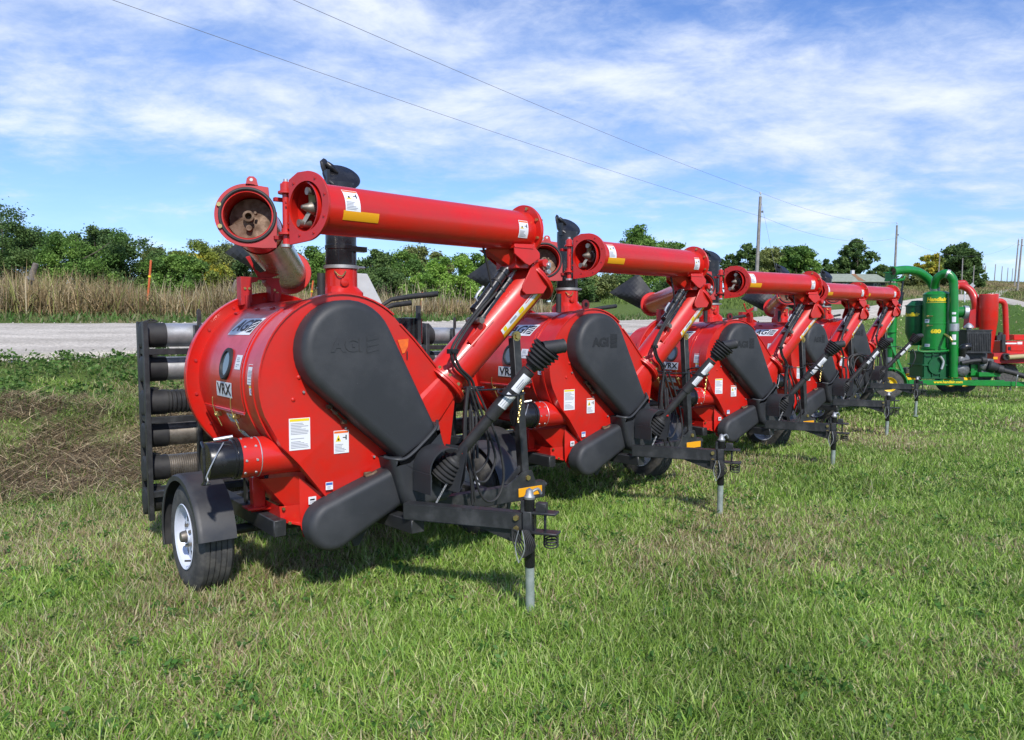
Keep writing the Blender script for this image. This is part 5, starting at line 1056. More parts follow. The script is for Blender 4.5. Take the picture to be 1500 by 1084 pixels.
# green verge weeds on the bank top
x, y = scatter(120000, 8.0, 26, -300, 1250); D, ds = band(x, y); t = (D - ds[:, 0]) / (ds[:, 1] - ds[:, 0]); k = (t > .30) & (D < ds[:, 1] - .05) & (fbm(x * .9, y * .9, 33) > .26); x, y, D = x[k], y[k], D[k]; n = len(x)
c = np.array([[.095, .17, .035], [.14, .22, .05], [.19, .25, .08], [.30, .29, .14]])[rng.integers(0, 4, n)] * rng.uniform(.7, 1.2, (n, 1))
o = blades('bank_weeds', x, y, ground(x, y) - .01, rng.uniform(.06, .24, n) * (.35 + .9 * fbm(x * 1.2, y * 1.2, 51)), rng.uniform(.007, .016, n) * np.maximum(1, D / 12), rng.uniform(.2, 1.2, n), c, M['grasscol']); tag(o, kind='stuff')
def leafy(n, cx, cy, cz, sz, cols):
    """random small leaf quads; arrays in, (co, quads, cols) out"""
    nrm = rng.normal(size=(n, 3)); nrm[:, 2] = np.abs(nrm[:, 2]) + .3; nrm /= np.linalg.norm(nrm, axis=1)[:, None]; a = np.cross(nrm, rng.normal(size=(n, 3))); a /= np.linalg.norm(a, axis=1)[:, None] + 1e-9; b = np.cross(nrm, a)
    P = np.stack([cx, cy, cz], -1); a = a * sz[:, None]; b = b * (sz * .55)[:, None]; co = np.stack([P - a, P - b, P + a, P + b], 1).reshape(-1, 3); q = np.arange(n)[:, None] * 4 + np.array([[0, 1, 2, 3]]); return co, q, np.repeat(cols, 4, 0)
# broad-leaved weeds on the bank
n0 = 520; bx, by = scatter(n0, 8.5, 17, -200, 640); D, ds = band(bx, by); t = (D - ds[:, 0]) / (ds[:, 1] - ds[:, 0]); k = (t > .45) & (t < .97); bx, by = bx[k], by[k]; n0 = len(bx); per = 34
rr_ = np.abs(rng.normal(0, .13, (n0, per))); aa = rng.uniform(0, 6.28, (n0, per)); x = (bx[:, None] + rr_ * np.cos(aa)).ravel(); y = (by[:, None] + rr_ * np.sin(aa)).ravel(); z = ground(x, y) + rng.uniform(.01, .20, len(x)); n = len(x)
co, q, cc = leafy(n, x, y, z, rng.uniform(.02, .05, n), np.array([[.08, .17, .035], [.12, .22, .045], [.16, .26, .07]])[rng.integers(0, 3, n)] * rng.uniform(.7, 1.2, (n, 1)))
o = raw_mesh('broadleaf_weeds', co, q, M['leafcol'], cc, smooth=False); tag(o, kind='stuff')
n0 = 700; bx, by = scatter(n0, 2.6, 9, -100, 1600); per = 12; rr_ = np.abs(rng.normal(0, .05, (n0, per))); aa = rng.uniform(0, 6.28, (n0, per)); x = (bx[:, None] + rr_ * np.cos(aa)).ravel(); y = (by[:, None] + rr_ * np.sin(aa)).ravel(); n = len(x)
D, ds = band(x, y); k = D < ds[:, 0]; x, y = x[k], y[k]; n = len(x)
co, q, cc = leafy(n, x, y, ground(x, y) + rng.uniform(.02, .06, n), rng.uniform(.010, .022, n), np.array([[.07, .17, .03], [.10, .21, .05]])[rng.integers(0, 2, n)] * rng.uniform(.7, 1.2, (n, 1)))
o = raw_mesh('clover', co, q, M['leafcol'], cc, smooth=False); tag(o, kind='stuff')
# verge beyond the road and tall dry grass behind it
x, y = scatter(60000, 18, 40, -400, 1300); D, ds = band(x, y); k = (D > ds[:, 2] + .1) & (D < ds[:, 3] + 1.0); x, y = x[k], y[k]; n = len(x)
o = blades('far_verge_grass', x, y, ground(x, y), rng.uniform(.10, .30, n), rng.uniform(.02, .05, n), rng.uniform(.1, .9, n), np.array([[.08, .17, .03], [.12, .21, .05], [.20, .21, .09]])[rng.integers(0, 3, n)] * rng.uniform(.7, 1.2, (n, 1)), M['grasscol']); tag(o, kind='stuff')
x, y = scatter(150000, 20, 42, -500, 900); D, ds = band(x, y); px = 750 + FPX * x / D; k = (D > ds[:, 3] - .3) & (D < ds[:, 3] + 6.5) & (rng.random(len(x)) < np.clip((860 - px) / 150, 0, 1)); x, y, px = x[k], y[k], px[k]; n = len(x)
hm = np.interp(px, [-500, 100, 330, 500, 700, 900], [1.2, 1.2, 1.1, .8, .62, .3]) * (.35 + 1.3 * fbm(x * .45, y * .45, 70)); pal = np.array([[.40, .30, .165], [.31, .22, .11], [.23, .165, .08], [.47, .38, .22], [.24, .25, .08], [.17, .12, .06]])
o = blades('tall_dry_grass', x, y, ground(x, y), hm * rng.uniform(.55, 1.15, n), rng.uniform(.012, .04, n), np.abs(rng.normal(0, .55, n)), pal[rng.integers(0, 6, n)] * (rng.uniform(.65, 1.1, (n, 1)) * (.6 + .8 * fbm(x * .9, y * .9, 77))[:, None]), M['strawcol']); tag(o, kind='stuff')
x, y = scatter(4500, 20, 34, -500, 820); D, ds = band(x, y); px = 750 + FPX * x / D; k = (D > ds[:, 3] - .3) & (D < ds[:, 3] + 4) & (fbm(x * .8, y * .8, 90) > .5); x, y = x[k], y[k]; n = len(x)
o = blades('seed_stalks', x, y, ground(x, y), rng.uniform(.95, 1.5, n), rng.uniform(.015, .03, n), rng.uniform(.02, .3, n), np.array([[.45, .38, .25]]) * rng.uniform(.6, 1.1, (n, 1)), M['strawcol']); tag(o, kind='stuff')
# hillside grass on the right beyond the road
x, y = scatter(90000, 50, 230, 880, 1560); D, ds = band(x, y); k = (D > ds[:, 2] + .5); x, y, D = x[k], y[k], D[k]; n = len(x); tc_ = turf_cols(x, y)
o = blades('hillside_grass', x, y, ground(x, y), rng.uniform(.2, .55, n) * np.maximum(1, D / 140), D * .0011, rng.uniform(.1, .7, n), tc_ * 1.35 * rng.uniform(.7, 1.25, (n, 1)), M['strawcol']); tag(o, kind='stuff')
# ------------------------------------------------------------------ trees
PAL = {'dark': [[0.112, 0.191, 0.057], [0.148, 0.228, 0.069], [0.093, 0.161, 0.054]], 'mid': [[0.161, 0.283, 0.059], [0.209, 0.337, 0.075], [0.124, 0.228, 0.057]], 'bright': [[0.234, 0.398, 0.067], [0.283, 0.447, 0.087], [0.173, 0.313, 0.062]],
       'olive': [[0.240, 0.276, 0.093], [0.289, 0.325, 0.106], [0.185, 0.222, 0.081]], 'yellow': [[0.557, 0.484, 0.069], [0.362, 0.398, 0.075], [0.234, 0.301, 0.069]], 'rust': [[.26, .12, .03], [.20, .13, .04], [.12, .10, .03]]}
def tree(name, px, d, ytop, wpx, label, pal='mid', group=None, n=4200, ybase=None, gap=.5, low=.12, cat='tree', squash=1.0, bare=False):
    x0 = (px - 750) / FPX * d; zb = gz(x0, d); top = zof(px, ytop, d); Ht = top - zb; Wd = wpx / FPX * d
    root = empty(name, (x0, d, zb)); tag(root, label, cat, group)
    r_ = np.random.default_rng(int(abs(px * 7 + ytop * 13 + d * 3))); 
    m = MB(); lean = r_.uniform(-.06, .06) * Ht; tr = max(.07, Ht * .022)
    m.tube([(0, 0, -.3), (lean * .3, 0, Ht * .25), (lean * .7, .1, Ht * .55), (lean, 0, Ht * .86)], [tr, tr * .8, tr * .5, tr * .15], 8, smooth=3)
    nb = 9; ends = []
    for k in range(nb):
        a = r_.uniform(0, 6.28); h0 = Ht * r_.uniform(.15, .6); L_ = Wd * .5 * r_.uniform(.5, .9); e = Vector((math.cos(a) * L_, math.sin(a) * L_ * .8, min(h0 + Ht * r_.uniform(.15, .35), Ht * .92))); p = Vector((lean * h0 / Ht, 0, h0))
        m.tube([p, p.lerp(e, .5) + Vector((0, 0, -Ht * .03)), e], [tr * .42, tr * .25, tr * .06], 6, smooth=2); ends.append(e)
    m.build('trunk', M['bark'], root)
    # clump centres in an uneven egg, leaves spread round each
    nc = int(max(46, Ht * 11) * (.55 if ('open' in label or 'airy' in label) else 1)); C_ = []
    while len(C_) < nc:
        p = r_.uniform(-1, 1, 3); rr2 = np.linalg.norm(p)
        if rr2 > 1 or rr2 < .35 * r_.random(): continue
        zt = low + (1 - low) * (p[2] * .5 + .5); wz = math.sin(math.pi * min(1, max(.0, (zt - low * .6 + .22) / (1.28 - low * .6))) ** 1.0) ** .5
        C_.append((p[0] * Wd * .5 * wz * (1 + .2 * math.sin(p[2] * 5 + px)), p[1] * Wd * .42 * wz, zt * Ht * .97))
    C_ = np.array(C_ + [tuple(e) for e in ends]); k = r_.integers(0, len(C_), n); cs = Wd * .075 + .26 * r_.random(len(C_)) ** 1.5 * Wd * .45 * gap
    off = r_.normal(size=(n, 3)); off /= np.linalg.norm(off, axis=1)[:, None]; off *= (r_.random(n) ** .45 * cs[k] * np.where(r_.random(n) < .14, 1.6, 1.0))[:, None]; off[:, 2] *= .8; P = C_[k] + off; P[:, 2] = np.clip(P[:, 2], .05 * Ht, Ht * 1.0)
    base = np.array(PAL[pal])[r_.integers(0, 3, len(C_))][k]; c = base * r_.uniform(.72, 1.3, (n, 1)); ls = max(.04, d * .0017) * r_.uniform(.6, 1.3, n)
    global rng
    sv_ = rng; rng = r_; co, q, cc = leafy(n, P[:, 0], P[:, 1], P[:, 2], ls, c); rng = sv_
    o = raw_mesh('crown', co, q, M['leafcol'], cc, smooth=False); o.parent = root; return root
G1 = 'trees behind the dry grass across the road'
T_ = [(-60, 46, 292, 150, 'dark', 'leftmost dark tree running out of the photo edge across the road'), (10, 44, 300, 110, 'dark', 'tall dark green tree at the left edge, sky showing through its lower branches'), (62, 48, 322, 70, 'dark', 'thin airy tree right of the leftmost tall tree'),
      (118, 43, 333, 100, 'mid', 'round bright green tree with a yellow tinge, left of the orange rod'), (150, 50, 326, 70, 'dark', 'dark tree whose tip sticks up behind the round green tree'), (182, 45, 345, 100, 'dark', 'broad dark green bush-like tree left of the orange fibreglass rod'),
      (232, 52, 357, 60, 'olive', 'pale thin treetop just above the orange fibreglass rod'), (262, 44, 368, 70, 'mid', 'low green tree right of the orange fibreglass rod'), (292, 48, 350, 80, 'yellow', 'yellowing tree with golden leaves left of the nearest discharge tube'),
      (330, 52, 348, 80, 'olive', 'grey green tree right behind the round inlet flange of the nearest machine'), (372, 50, 372, 70, 'dark', 'dark tree seen below the round flange of the nearest machine'), (455, 46, 362, 70, 'mid', 'green tree between the discharge tube and the black stack of the nearest machine'),
      (425, 52, 360, 80, 'dark', 'dark tree behind the discharge tube of the nearest machine'), (548, 50, 366, 70, 'dark', 'dark green tree right of the black stack of the nearest machine'), (590, 52, 366, 66, 'mid', 'mid green tree above the black levers of the nearest machine'),
      (628, 56, 357, 66, 'olive', 'loose airy tree with pale branches under the nearest upper tube'), (566, 44, 392, 60, 'dark', 'low dark tree behind the pale engine panel'), (660, 44, 368, 70, 'bright', 'bright green leafy tree left of the black rubber hood'),
      (700, 50, 372, 60, 'mid', 'green tree behind the black rubber hood of the second machine'), (628, 43, 400, 60, 'bright', 'low bright green bush at the edge of the dry grass'), (745, 50, 380, 60, 'mid', 'green tree hidden mostly by the elbow of the nearest machine')]
for px, d, yt, w_, pal, lb in T_: tree('broadleaf_tree', px, d, yt, w_ * 1.3, lb, pal, G1, n=27000, low=.0)
G2 = 'shrubs beyond the field past the road'
for px, d, yt, w_, pal, lb in [(840, 62, 396, 60, 'dark', 'dark shrub mass just right of the second black stack'), (872, 66, 400, 60, 'olive', 'olive shrub under the second upper tube, left part'), (905, 70, 404, 56, 'dark', 'dark shrub behind the third rubber hood'), (935, 90, 330, 78, 'mid', 'tall round tree rising above the second upper tube'), (975, 96, 352, 60, 'mid', 'lower tree at the right foot of the tall round tree'),
                               (1000, 80, 404, 70, 'dark', 'dark shrub behind the third machine arm'), (800, 58, 398, 60, 'dark', 'dark shrub between the first and second machine')]:
    tree('broadleaf_tree', px, d, yt, w_ * 1.1, lb, pal, G2, n=18000, low=.0)
G3 = 'trees on the skyline between the poles'
for px, d, yt, w_, pal, lb, n_ in [(1067, 120, 370, 34, 'dark', 'small thin tree left of the tall utility pole', 2200), (1092, 120, 355, 46, 'dark', 'dark airy tree directly behind the tall utility pole', 3200), (1128, 112, 360, 60, 'olive', 'olive round tree right of the tall utility pole', 4200), (1165, 110, 353, 60, 'mid', 'big round green tree, right one of the pair right of the tall pole', 4600), (1145, 116, 366, 50, 'mid', 'green tree between the two round skyline trees', 3000),
                                   (1208, 150, 380, 34, 'dark', 'small grey tree at the left end of the house roof', 1800), (1252, 150, 350, 50, 'dark', 'tall open branching tree behind the house chimney', 2600), (1232, 150, 372, 30, 'dark', 'low left part tree beside the open branching tree', 1500), (1290, 160, 388, 40, 'dark', 'low dark tree at the right end of the house', 1800),
                                   (1356, 118, 368, 36, 'yellow', 'yellow green tree left of the dark round tree on the hill', 2600), (1400, 124, 355, 62, 'dark', 'large dark round tree above the green machine', 4600), (1378, 128, 375, 50, 'olive', 'olive tree between the yellow tree and the dark round tree', 2600), (1335, 112, 398, 40, 'olive', 'low olive brush left of the yellow green tree', 1600), (1420, 118, 392, 40, 'dark', 'low dark brush at the right foot of the dark round tree', 1500)]:
    tree('broadleaf_tree', px, d, yt, w_ * 1.08, lb, pal, G3, n=int(n_ * 4), low=.04 if 'airy' not in lb and 'open' not in lb else .3, gap=.35)
# ------------------------------------------------------------------ poles and wires
def pole(px, d, ytop, lean, label, r=.13, name='utility_pole', group='utility poles along the road', extra=True, mt='pole'):
    x = (px - 750) / FPX * d; zb = gz(x, d); zt = zof(px, ytop, d); root = empty(name, (x, d, zb)); tag(root, label, 'utility pole' if name == 'utility_pole' else 'post', group)
    m = MB(); m.tube([(0, 0, -.4), (lean * .5, 0, (zt - zb) / 2), (lean, 0, zt - zb)], [r, r * .85, r * .68], 12); m.build('shaft', M[mt], root)
    if extra:
        t = Vector((lean, 0, zt - zb)); m = MB(); m.tube([t, t + Vector((0, 0, .18))], .02, 8); m.lathe(t + Vector((0, 0, .16)), (0, 0, 1), [(0, .02), (0, .06), (.05, .065), (.07, .045), (.10, .055), (.13, .04), (.14, 0)], 12); m.build('insulator', M['panel'], root)
        m = MB(); m.lathe(t + Vector((.14, 0, -1.0)), (0, 0, 1), [(0, .05), (.10, .06), (.14, 0)], 12); m.tube([t + Vector((0, 0, -.95)), t + Vector((.14, 0, -.95))], .015, 6); m.build('bracket', M['grey'], root)
    return root, Vector((x + lean, d, zt))
p1, t1_ = pole(1105, 48, 288, .22, 'tall grey wooden utility pole behind the fourth machine', .13); p2, t2_ = pole(1307, 75, 330, .15, 'utility pole behind the house end and above the farthest red machine', .13)
p3, t3_ = pole(1487, 108, 350, .45, 'nearer of the two leaning poles at the right edge of the photo', .14); p4, t4_ = pole(1482.5, 140, 351, .5, 'farther of the two leaning poles at the right edge of the photo', .14)

for i, (px, yt, d) in enumerate(((1438.5, 389, 230), (1453, 387, 250), (1463, 390, 275), (1471.5, 392, 300), (1478.5, 393, 330))):
    pole(px, d, yt, .3, ['first thin far pole from the left on the hill crest', 'second thin far pole from the left on the hill crest', 'third, middle thin far pole on the hill crest', 'fourth thin far pole from the left on the hill crest', 'fifth and farthest thin pole on the hill crest'][i], .16, group='thin far poles on the hill crest', extra=False)
pole(1370.5, 104, 374, .2, 'slim pale pole in front of the yellow green tree', .09, group='slim poles in front of the dark round tree', extra=False); pole(1405.5, 100, 378, .05, 'slim pale pole in front of the dark round tree', .09, group='slim poles in front of the dark round tree', extra=False); pole(1422, 112, 389, .1, 'slim pole right of the dark round tree', .09, group='slim poles in front of the dark round tree', extra=False)
def wire(a, b, sag, label):
    m = MB(); pts = [a.lerp(b, t) - Vector((0, 0, sag * 4 * t * (1 - t))) for t in np.linspace(0, 1, 25)]; m.tube(pts, .0065, 6); o = m.build('overhead_wire', M['wire']); tag(o, label, 'wire', 'overhead wires')
a = Vector((-5.366, 19.000, 9.705)); q = t1_ + Vector((0, 0, .25)); t0_ = .58; a = a + Vector((0, 0, .55 * 4 * t0_ * (1 - t0_))); wire(q, q + (a - q) / t0_, .55, 'upper overhead wire from the tall pole to the top left of the sky')
a = Vector((-9.294, 18.000, 9.279)); q = t1_ + Vector((.1, 0, -1.25)); t0_ = .62; a = a + Vector((0, 0, .5 * 4 * t0_ * (1 - t0_))); wire(q, q + (a - q) / t0_, .5, 'lower overhead wire crossing the sky from the top left to the tall pole')
wire(t1_ + Vector((0, 0, .25)), t2_ + Vector((0, 0, .25)), .6, 'wire between the tall pole and the pole above the farthest red machine'); wire(t1_ + Vector((0, 0, -1.2)), t2_ + Vector((.1, 0, -1.2)), .9, 'lower wire between the tall pole and the pole above the farthest red machine')
wire(t2_ + Vector((0, 0, -1.0)), t3_ + Vector((0, 0, -.1)), 2.2, 'sagging wire between the middle pole and the right edge poles'); wire(t3_ + Vector((0, 0, -.1)), t3_ + Vector((14, -8, -.5)), .4, 'wire leaving the right edge pole out of the photo')
# guy wire of the tall pole
b = Vector((t1_.x + .55, 45, gz(t1_.x + .55, 45))); wire(t1_ + Vector((.05, 0, -.3)), b, 0, 'guy wire beside the tall utility pole')
# ------------------------------------------------------------------ markers, fence posts
def stick(name, px0, y0, px1, y1, d, r, mt, label, cat):
    a = Vector(((px0 - 750) / FPX * d, d, zof(px0, y0, d))); b = Vector(((px1 - 750) / FPX * d, d, zof(px1, y1, d))); g = gz(b.x, b.y); dn = (b - a).normalized(); b = b + dn * max(0, (b.z - g) / max(.2, -dn.z) + .1)
    root = empty(name, (b.x, b.y, g)); tag(root, label, cat); o_ = Vector((b.x, b.y, g)); m = MB(); m.tube([b - o_, a - o_], r if not isinstance(r, tuple) else list(r), 10); m.build('shaft', M[mt], root, bevel=.002)
    m = MB(); c = a - o_ + dn * (r if not isinstance(r, tuple) else r[0]) ; c2 = (a - o_).lerp(b - o_, .28)
    m.tube([c2 - dn * .03, c2 + dn * .03], (r if not isinstance(r, tuple) else r[0]) * 1.4, 10); m.build('band', M['yellow' if mt == 'fibre' else 'wire'], root)
stick('marker_rod', 224.5, 381, 219, 432, 24.5, .035, 'fibre', 'orange fibreglass marker rod leaning in the dry grass at the left', 'marker rod')
stick('marker_rod', 619.5, 428, 616, 462, 27.5, .03, 'fibre', 'short orange marker rod seen through the gap behind the nearest machine', 'marker rod')
stick('marker_rod', 460, 411, 456, 440, 26, .03, 'fibre', 'orange marker rod tip beside the discharge tube of the nearest machine', 'marker rod')
stick('fence_post', 57, 386, 41, 426, 25, (.11, .09), 'wood', 'thick weathered fence post leaning at the far left', 'fence post')
stick('fence_post', 350, 411, 336, 440, 25.5, (.10, .09), 'wood', 'leaning fence post just left of the nearest red drum', 'fence post')
stick('fence_post', 673, 440, 669, 458, 29, (.10, .09), 'wood', 'short fence post in front of the bright green tree', 'fence post')
x = (1410.5 - 750) / FPX * 75; g = gz(x, 75); root = empty('road_marker', (x, 75, g)); tag(root, 'white road marker post between the green and the red machine', 'marker post'); m = MB(); m.tube([(0, 0, -.2), (0, 0, zof(1410, 425, 75) - g)], .07, 8); m.build('shaft', M['panel'], root); m = MB(); m.box((0, -.08, zof(1410, 425, 75) - g - .2), (.16, .02, .3)); m.build('reflector', M['white'], root)
x = (1421 - 750) / FPX * 110; g = gz(x, 110); zt = zof(1421, 418.5, 110) - g; root = empty('road_sign', (x, 110, g)); tag(root, 'small grey road sign turned on its corner, seen from behind', 'road sign'); m = MB(); m.tube([(0, 0, -.2), (0, 0, zt)], .04, 8); m.build('post', M['pole'], root); m = MB(); m.box((0, -.05, zt), (.62, .02, .62), Matrix.Rotation(R(45), 3, 'Y')); m.build('sign_panel', M['steel'], root)
# ------------------------------------------------------------------ house
HD = 128; hx = (1253 - 750) / FPX * HD; hz = zof(1253, 421, HD); gh = gz(hx, HD); root = empty('farm_house', (hx, HD, min(gh, hz)), R(6)); tag(root, 'low farm house with grey green roof, rusty roof patch and dark walls', 'house')
dz = hz - min(gh, hz); W2 = 5.6; zt = zof(1253, 399, HD) - min(gh, hz); ze = zof(1253, 412.0, HD) - min(gh, hz)
wallm = mat('dark_siding', (.07, .075, .085), .8, c2=(.10, .105, .115), nscale=3); roofm = mat('grey_green_shingles', (.22, .25, .19), .85, c2=(.30, .33, .26), nscale=2.2); rustm = mat('rusty_roof_patch', (.30, .13, .055), .85, c2=(.22, .15, .08), nscale=1.5)
m = MB(); m.box((0, 3.5, (ze) / 2 - .5), (W2 * 2 - .6, 6.4, ze + 1.0)); m.build('wall', wallm, root)
m = MB(); m.prism([(-.5, ze), (3.5, zt), (7.5, ze), (7.5, ze - .15), (3.5, zt - .18), (-.5, ze - .15)], -W2, W2, lambda a, b, d: Vector((d, a, b))); rf = m.build('roof', roofm, root)
m = MB(); sl = lambda x, t: Vector((x, -.5 + 4 * t, ze + (zt - ze) * t + .03)); m.add([sl(.1, .05), sl(1.25, .0), sl(1.35, .55), sl(1.7, .98), sl(.95, .98), sl(.55, .5)], [(0, 1, 2, 3, 4, 5)]); m.build('rusty_patch', rustm, rf, fixn=False)
m = MB(); m.box((1.3, 3.7, zt + .15), (.5, .5, 1.0)); m.build('chimney', M['panel'], rf)
for x_ in (-4.6, -3.9, -2.2, -1.5, .6, 1.3, 3.4, 4.1):
    m = MB(); m.box((x_, .26, ze - .75), (.45, .06, .9)); wn = m.build('window_frame', M['white'], root); m = MB(); m.box((x_, .21, ze - .75), (.30, .04, .70)); m.build('window_pane', M['glass'], wn)
# ------------------------------------------------------------------ green grain vacuum beyond the row
def Wp(px, py, D):
    a = (px - 750) / FPX; b = -(py - 542) / FPX; c, s = math.cos(PITCH), math.sin(PITCH); y = c + b * s
    return Vector((a / y * D, D, H + (-s + b * c) / y * D))
class Rig:
    def __init__(s, name, base, label, cat): s.base = Vector(base); s.root = empty(name, base); tag(s.root, label, cat)
    def add(s, mb, name, mt, par=None, **k):
        mb.v = [v - s.base for v in mb.v]; return mb.build(name, mt, par or s.root, **k)
D0 = 17.8; pm = FPX / D0
rg = Rig('grain_vacuum', (Wp(1370, 560, D0).x, D0 + .3, 0), 'green grain vacuum with yellow wheels, standing right of the five red ones', 'grain vacuum')
W = lambda px, py, dd=0: Wp(px, py, D0 + dd)
G_, DG = M['green'], M['dgreen']
m = MB(); m.beam(W(1330, 560, -.2), W(1506, 562.5, -.2), .09, .11); m.beam(W(1330, 560, 1.2) , W(1470, 560, 1.2), .09, .11)
for px in (1336, 1380, 1430): m.beam(W(px, 559, -.2), W(px, 559, 1.2), .08, .09)
fr = rg.add(m, 'frame', G_, bevel=.006)
g = frame_fn(W(1389, 559.6, -.252), (1, 0, .0), (0, 0, 1)); m = MB(); m.text('www.handlair.com', .088, lambda x, y, z: g(x * 1.02, y, .002), bold=.003); rg.add(m, 'web_lettering', M['yellow'], fr, fixn=False)
for (px, py, dd, nm) in ((1303, 562, -.1, ''), (1412, 564, 1.4, ''), (1392, 563, 1.4, ''), (1330, 562, 1.5, '')):
    c = W(px, py, dd); c.z = .33; m = MB(); pr = [(-.19, .165), (-.195, .25), (-.18, .315), (-.15, .325), (-.04, .325), (-.01, .315), (.0, .25), (-.005, .17), (-.02, .16), (-.17, .16), (-.19, .165)]
    m.lathe(c, (-.25, -.97, 0), pr, 40); ty = rg.add(m, 'tyre', M['tyre'], ang=30)
    m = MB(); m.lathe(c, (-.25, -.97, 0), [(.0, .172), (-.01, .155), (-.06, .15), (-.07, .11), (-.05, .07), (-.02, .05), (-.01, 0)], 32)
    for k in range(6): a = k * math.pi / 3; m.bolt(c + Vector((-.25, -.97, 0)) * -.055 + Vector((.97 * math.cos(a), -.25 * math.cos(a), math.sin(a))) * .09, (-.25, -.97, 0), .012, .02)
    rg.add(m, 'rim', M['rimyellow'], ty, ang=30)
# fender over the left wheel
c = W(1303, 562, -.1); c.z = .33; m = MB(); lo = []
for i in range(18):
    a = R(-14 + 165 * i / 17); e = []
    for (o_, rr) in ((-.04, .37), (-.04, .40), (.30, .40), (.30, .37)): e.append(c + Vector((math.cos(a) * rr * .97, -.25 * math.cos(a) * rr, math.sin(a) * rr)) + Vector((.25, .97, 0)) * o_)
    lo.append(e)
m.loft(lo); rg.add(m, 'fender', G_)
# main cyclone
c0 = W(1370, 511, .3); R0 = 18.3 / pm; zt = W(1370, 431, .3).z; m = MB(); h = zt - c0.z
m.lathe(c0, (0, 0, 1), [(0, 0), (0, R0 * 1.10), (.03, R0 * 1.10), (.035, R0), (h * .45, R0), (h * .455, R0 * 1.02), (h * .475, R0 * 1.02), (h * .48, R0), (h * .975, R0), (h * .98, R0 * 1.02), (h * 1.0, R0 * 1.02), (h * 1.005, R0 * .97), (h * 1.03, R0 * .88), (h * 1.05, R0 * .65), (h * 1.06, 0)], 48); cy = rg.add(m, 'cyclone', G_, ang=30)
def on_cyc(cc, rad, zc):
    a0 = -math.atan2(cc.x, cc.y)          # the lettering sits on the side turned to the row
    return lambda x, y, z=0: cc + Vector((rad * math.sin(x / rad + a0), -rad * math.cos(x / rad + a0), 0)) * (1 + z / rad) + Vector((0, 0, zc + y))
f = on_cyc(c0, R0, W(1370, 438.5, 0).z - c0.z); m = MB(); m.text('Handlair', .125, lambda x, y, z: f(x * 1.0, y, .006), shear=.12, bold=.006); rect(m, f, -.23, -.075, .23, -.065, .006, 0, 10, 1); rg.add(m, 'name_lettering', M['yellow'], cy, fixn=False)
f = on_cyc(c0, R0, W(1370, 485.5, 0).z - c0.z); m = MB(); m.text('680', .12, lambda x, y, z: f(x * 1.15, y, .006), bold=.007); rg.add(m, 'number_lettering', M['yellow'], cy, fixn=False)
def lab(cc, rad, px, py, w, h, par):
    f = on_cyc(cc, rad, W(px, py, 0).z - cc.z); dx = (W(px, py, 0).x - cc.x); dx = max(-rad * .9, min(rad * .9, dx)); a0 = math.asin(dx / rad) * rad
    m = MB(); rect(m, lambda x, y, z=0: f(x + a0, y, z), -w / 2, -h / 2, w / 2, h / 2, .006, 0, 3, 1); rect(m, lambda x, y, z=0: f(x + a0, y, z), -w * .35, -h * .1, w * .3, h * .25, .008, 1, 3, 1); rg.add(m, 'label_decal', [M['white'], M['grey_ink']], par, fixn=False)
lab(c0, R0, 1370, 470, .12, .09, cy); lab(c0, R0, 1370, 506, .13, .065, cy)
for py in (463, 477):
    m = MB(); p = on_cyc(c0, R0, W(1360, py, 0).z - c0.z); m.tube([p(-.20, 0, .02), p(-.14, .0, .035), p(-.06, 0, .035)], .014, 8); m.box(p(-.17, 0, .02), (.04, .04, .04)); rg.add(m, 'latch', M['brass'], cy)
# side hopper
c1 = W(1343, 472, .75); R1 = 12.5 / pm * 1.25; m = MB(); zt1, zm, zb1 = W(0, 449, .75).z, W(0, 487, .75).z, W(0, 506, .75).z; c1.z = zb1
m.lathe(c1, (0, 0, 1), [(0, 0), (0, R1 * .55), (zm - zb1, R1), (zt1 - zb1, R1), (zt1 - zb1 + .005, R1 * 1.08), (zt1 - zb1 + .03, R1 * 1.08), (zt1 - zb1 + .04, R1 * .9), (zt1 - zb1 + .14, R1 * .5), (zt1 - zb1 + .15, 0)], 40); hp = rg.add(m, 'side_hopper', DG, ang=30)
f = on_cyc(c1, R1, W(0, 461, .75).z - c1.z); m = MB(); m.text('Handlair', .12, lambda x, y, z: f(x - .16, y, .006), shear=.12, bold=.006); rg.add(m, 'name_lettering', M['yellow'], hp, fixn=False)
# blower base box with ribs
bc = W(1361, 534, .3); bw, bh = 42 / pm, 38 / pm; m = MB(); m.box(bc, (bw * .92, .60, bh)); 
for dz in (-.5, 0, .5): m.box(bc + Vector((0, 0, dz * bh)), (bw * 1.02, .68, .035))
for dx in (-.42, -.14, .14, .42): m.box(bc + Vector((dx * bw, 0, 0)), (.03, .655, bh * .98))
bb = rg.add(m, 'blower_housing', DG, bevel=.004)
m = MB(); m.cyl(bc + Vector((0, -.2, -.02)), bc + Vector((0, -.345, -.02)), .22, .20, 32); rg.add(m, 'housing_cover', DG, bb)
m = MB(); m.lathe(W(1370, 513, .3), (0, 0, 1), [(0, R0 * 1.2), (.03, R0 * 1.2), (.03, 0)], 6); rg.add(m, 'mounting_flange', G_)
m = MB(); m.tube([W(1377, 522, -.1), W(1382, 530, -.1), W(1379, 541, -.1)], .03, 10, smooth=3); rg.add(m, 'silver_elbow', M['steel'])
m = MB(); m.tube([W(1346, 506, -.05), W(1346, 514, -.1), W(1362, 515, -.15), W(1386, 514, -.1), W(1392, 510, 0), W(1391, 500, 0)], .018, 8, smooth=4); rg.add(m, 'guard_rail', G_)
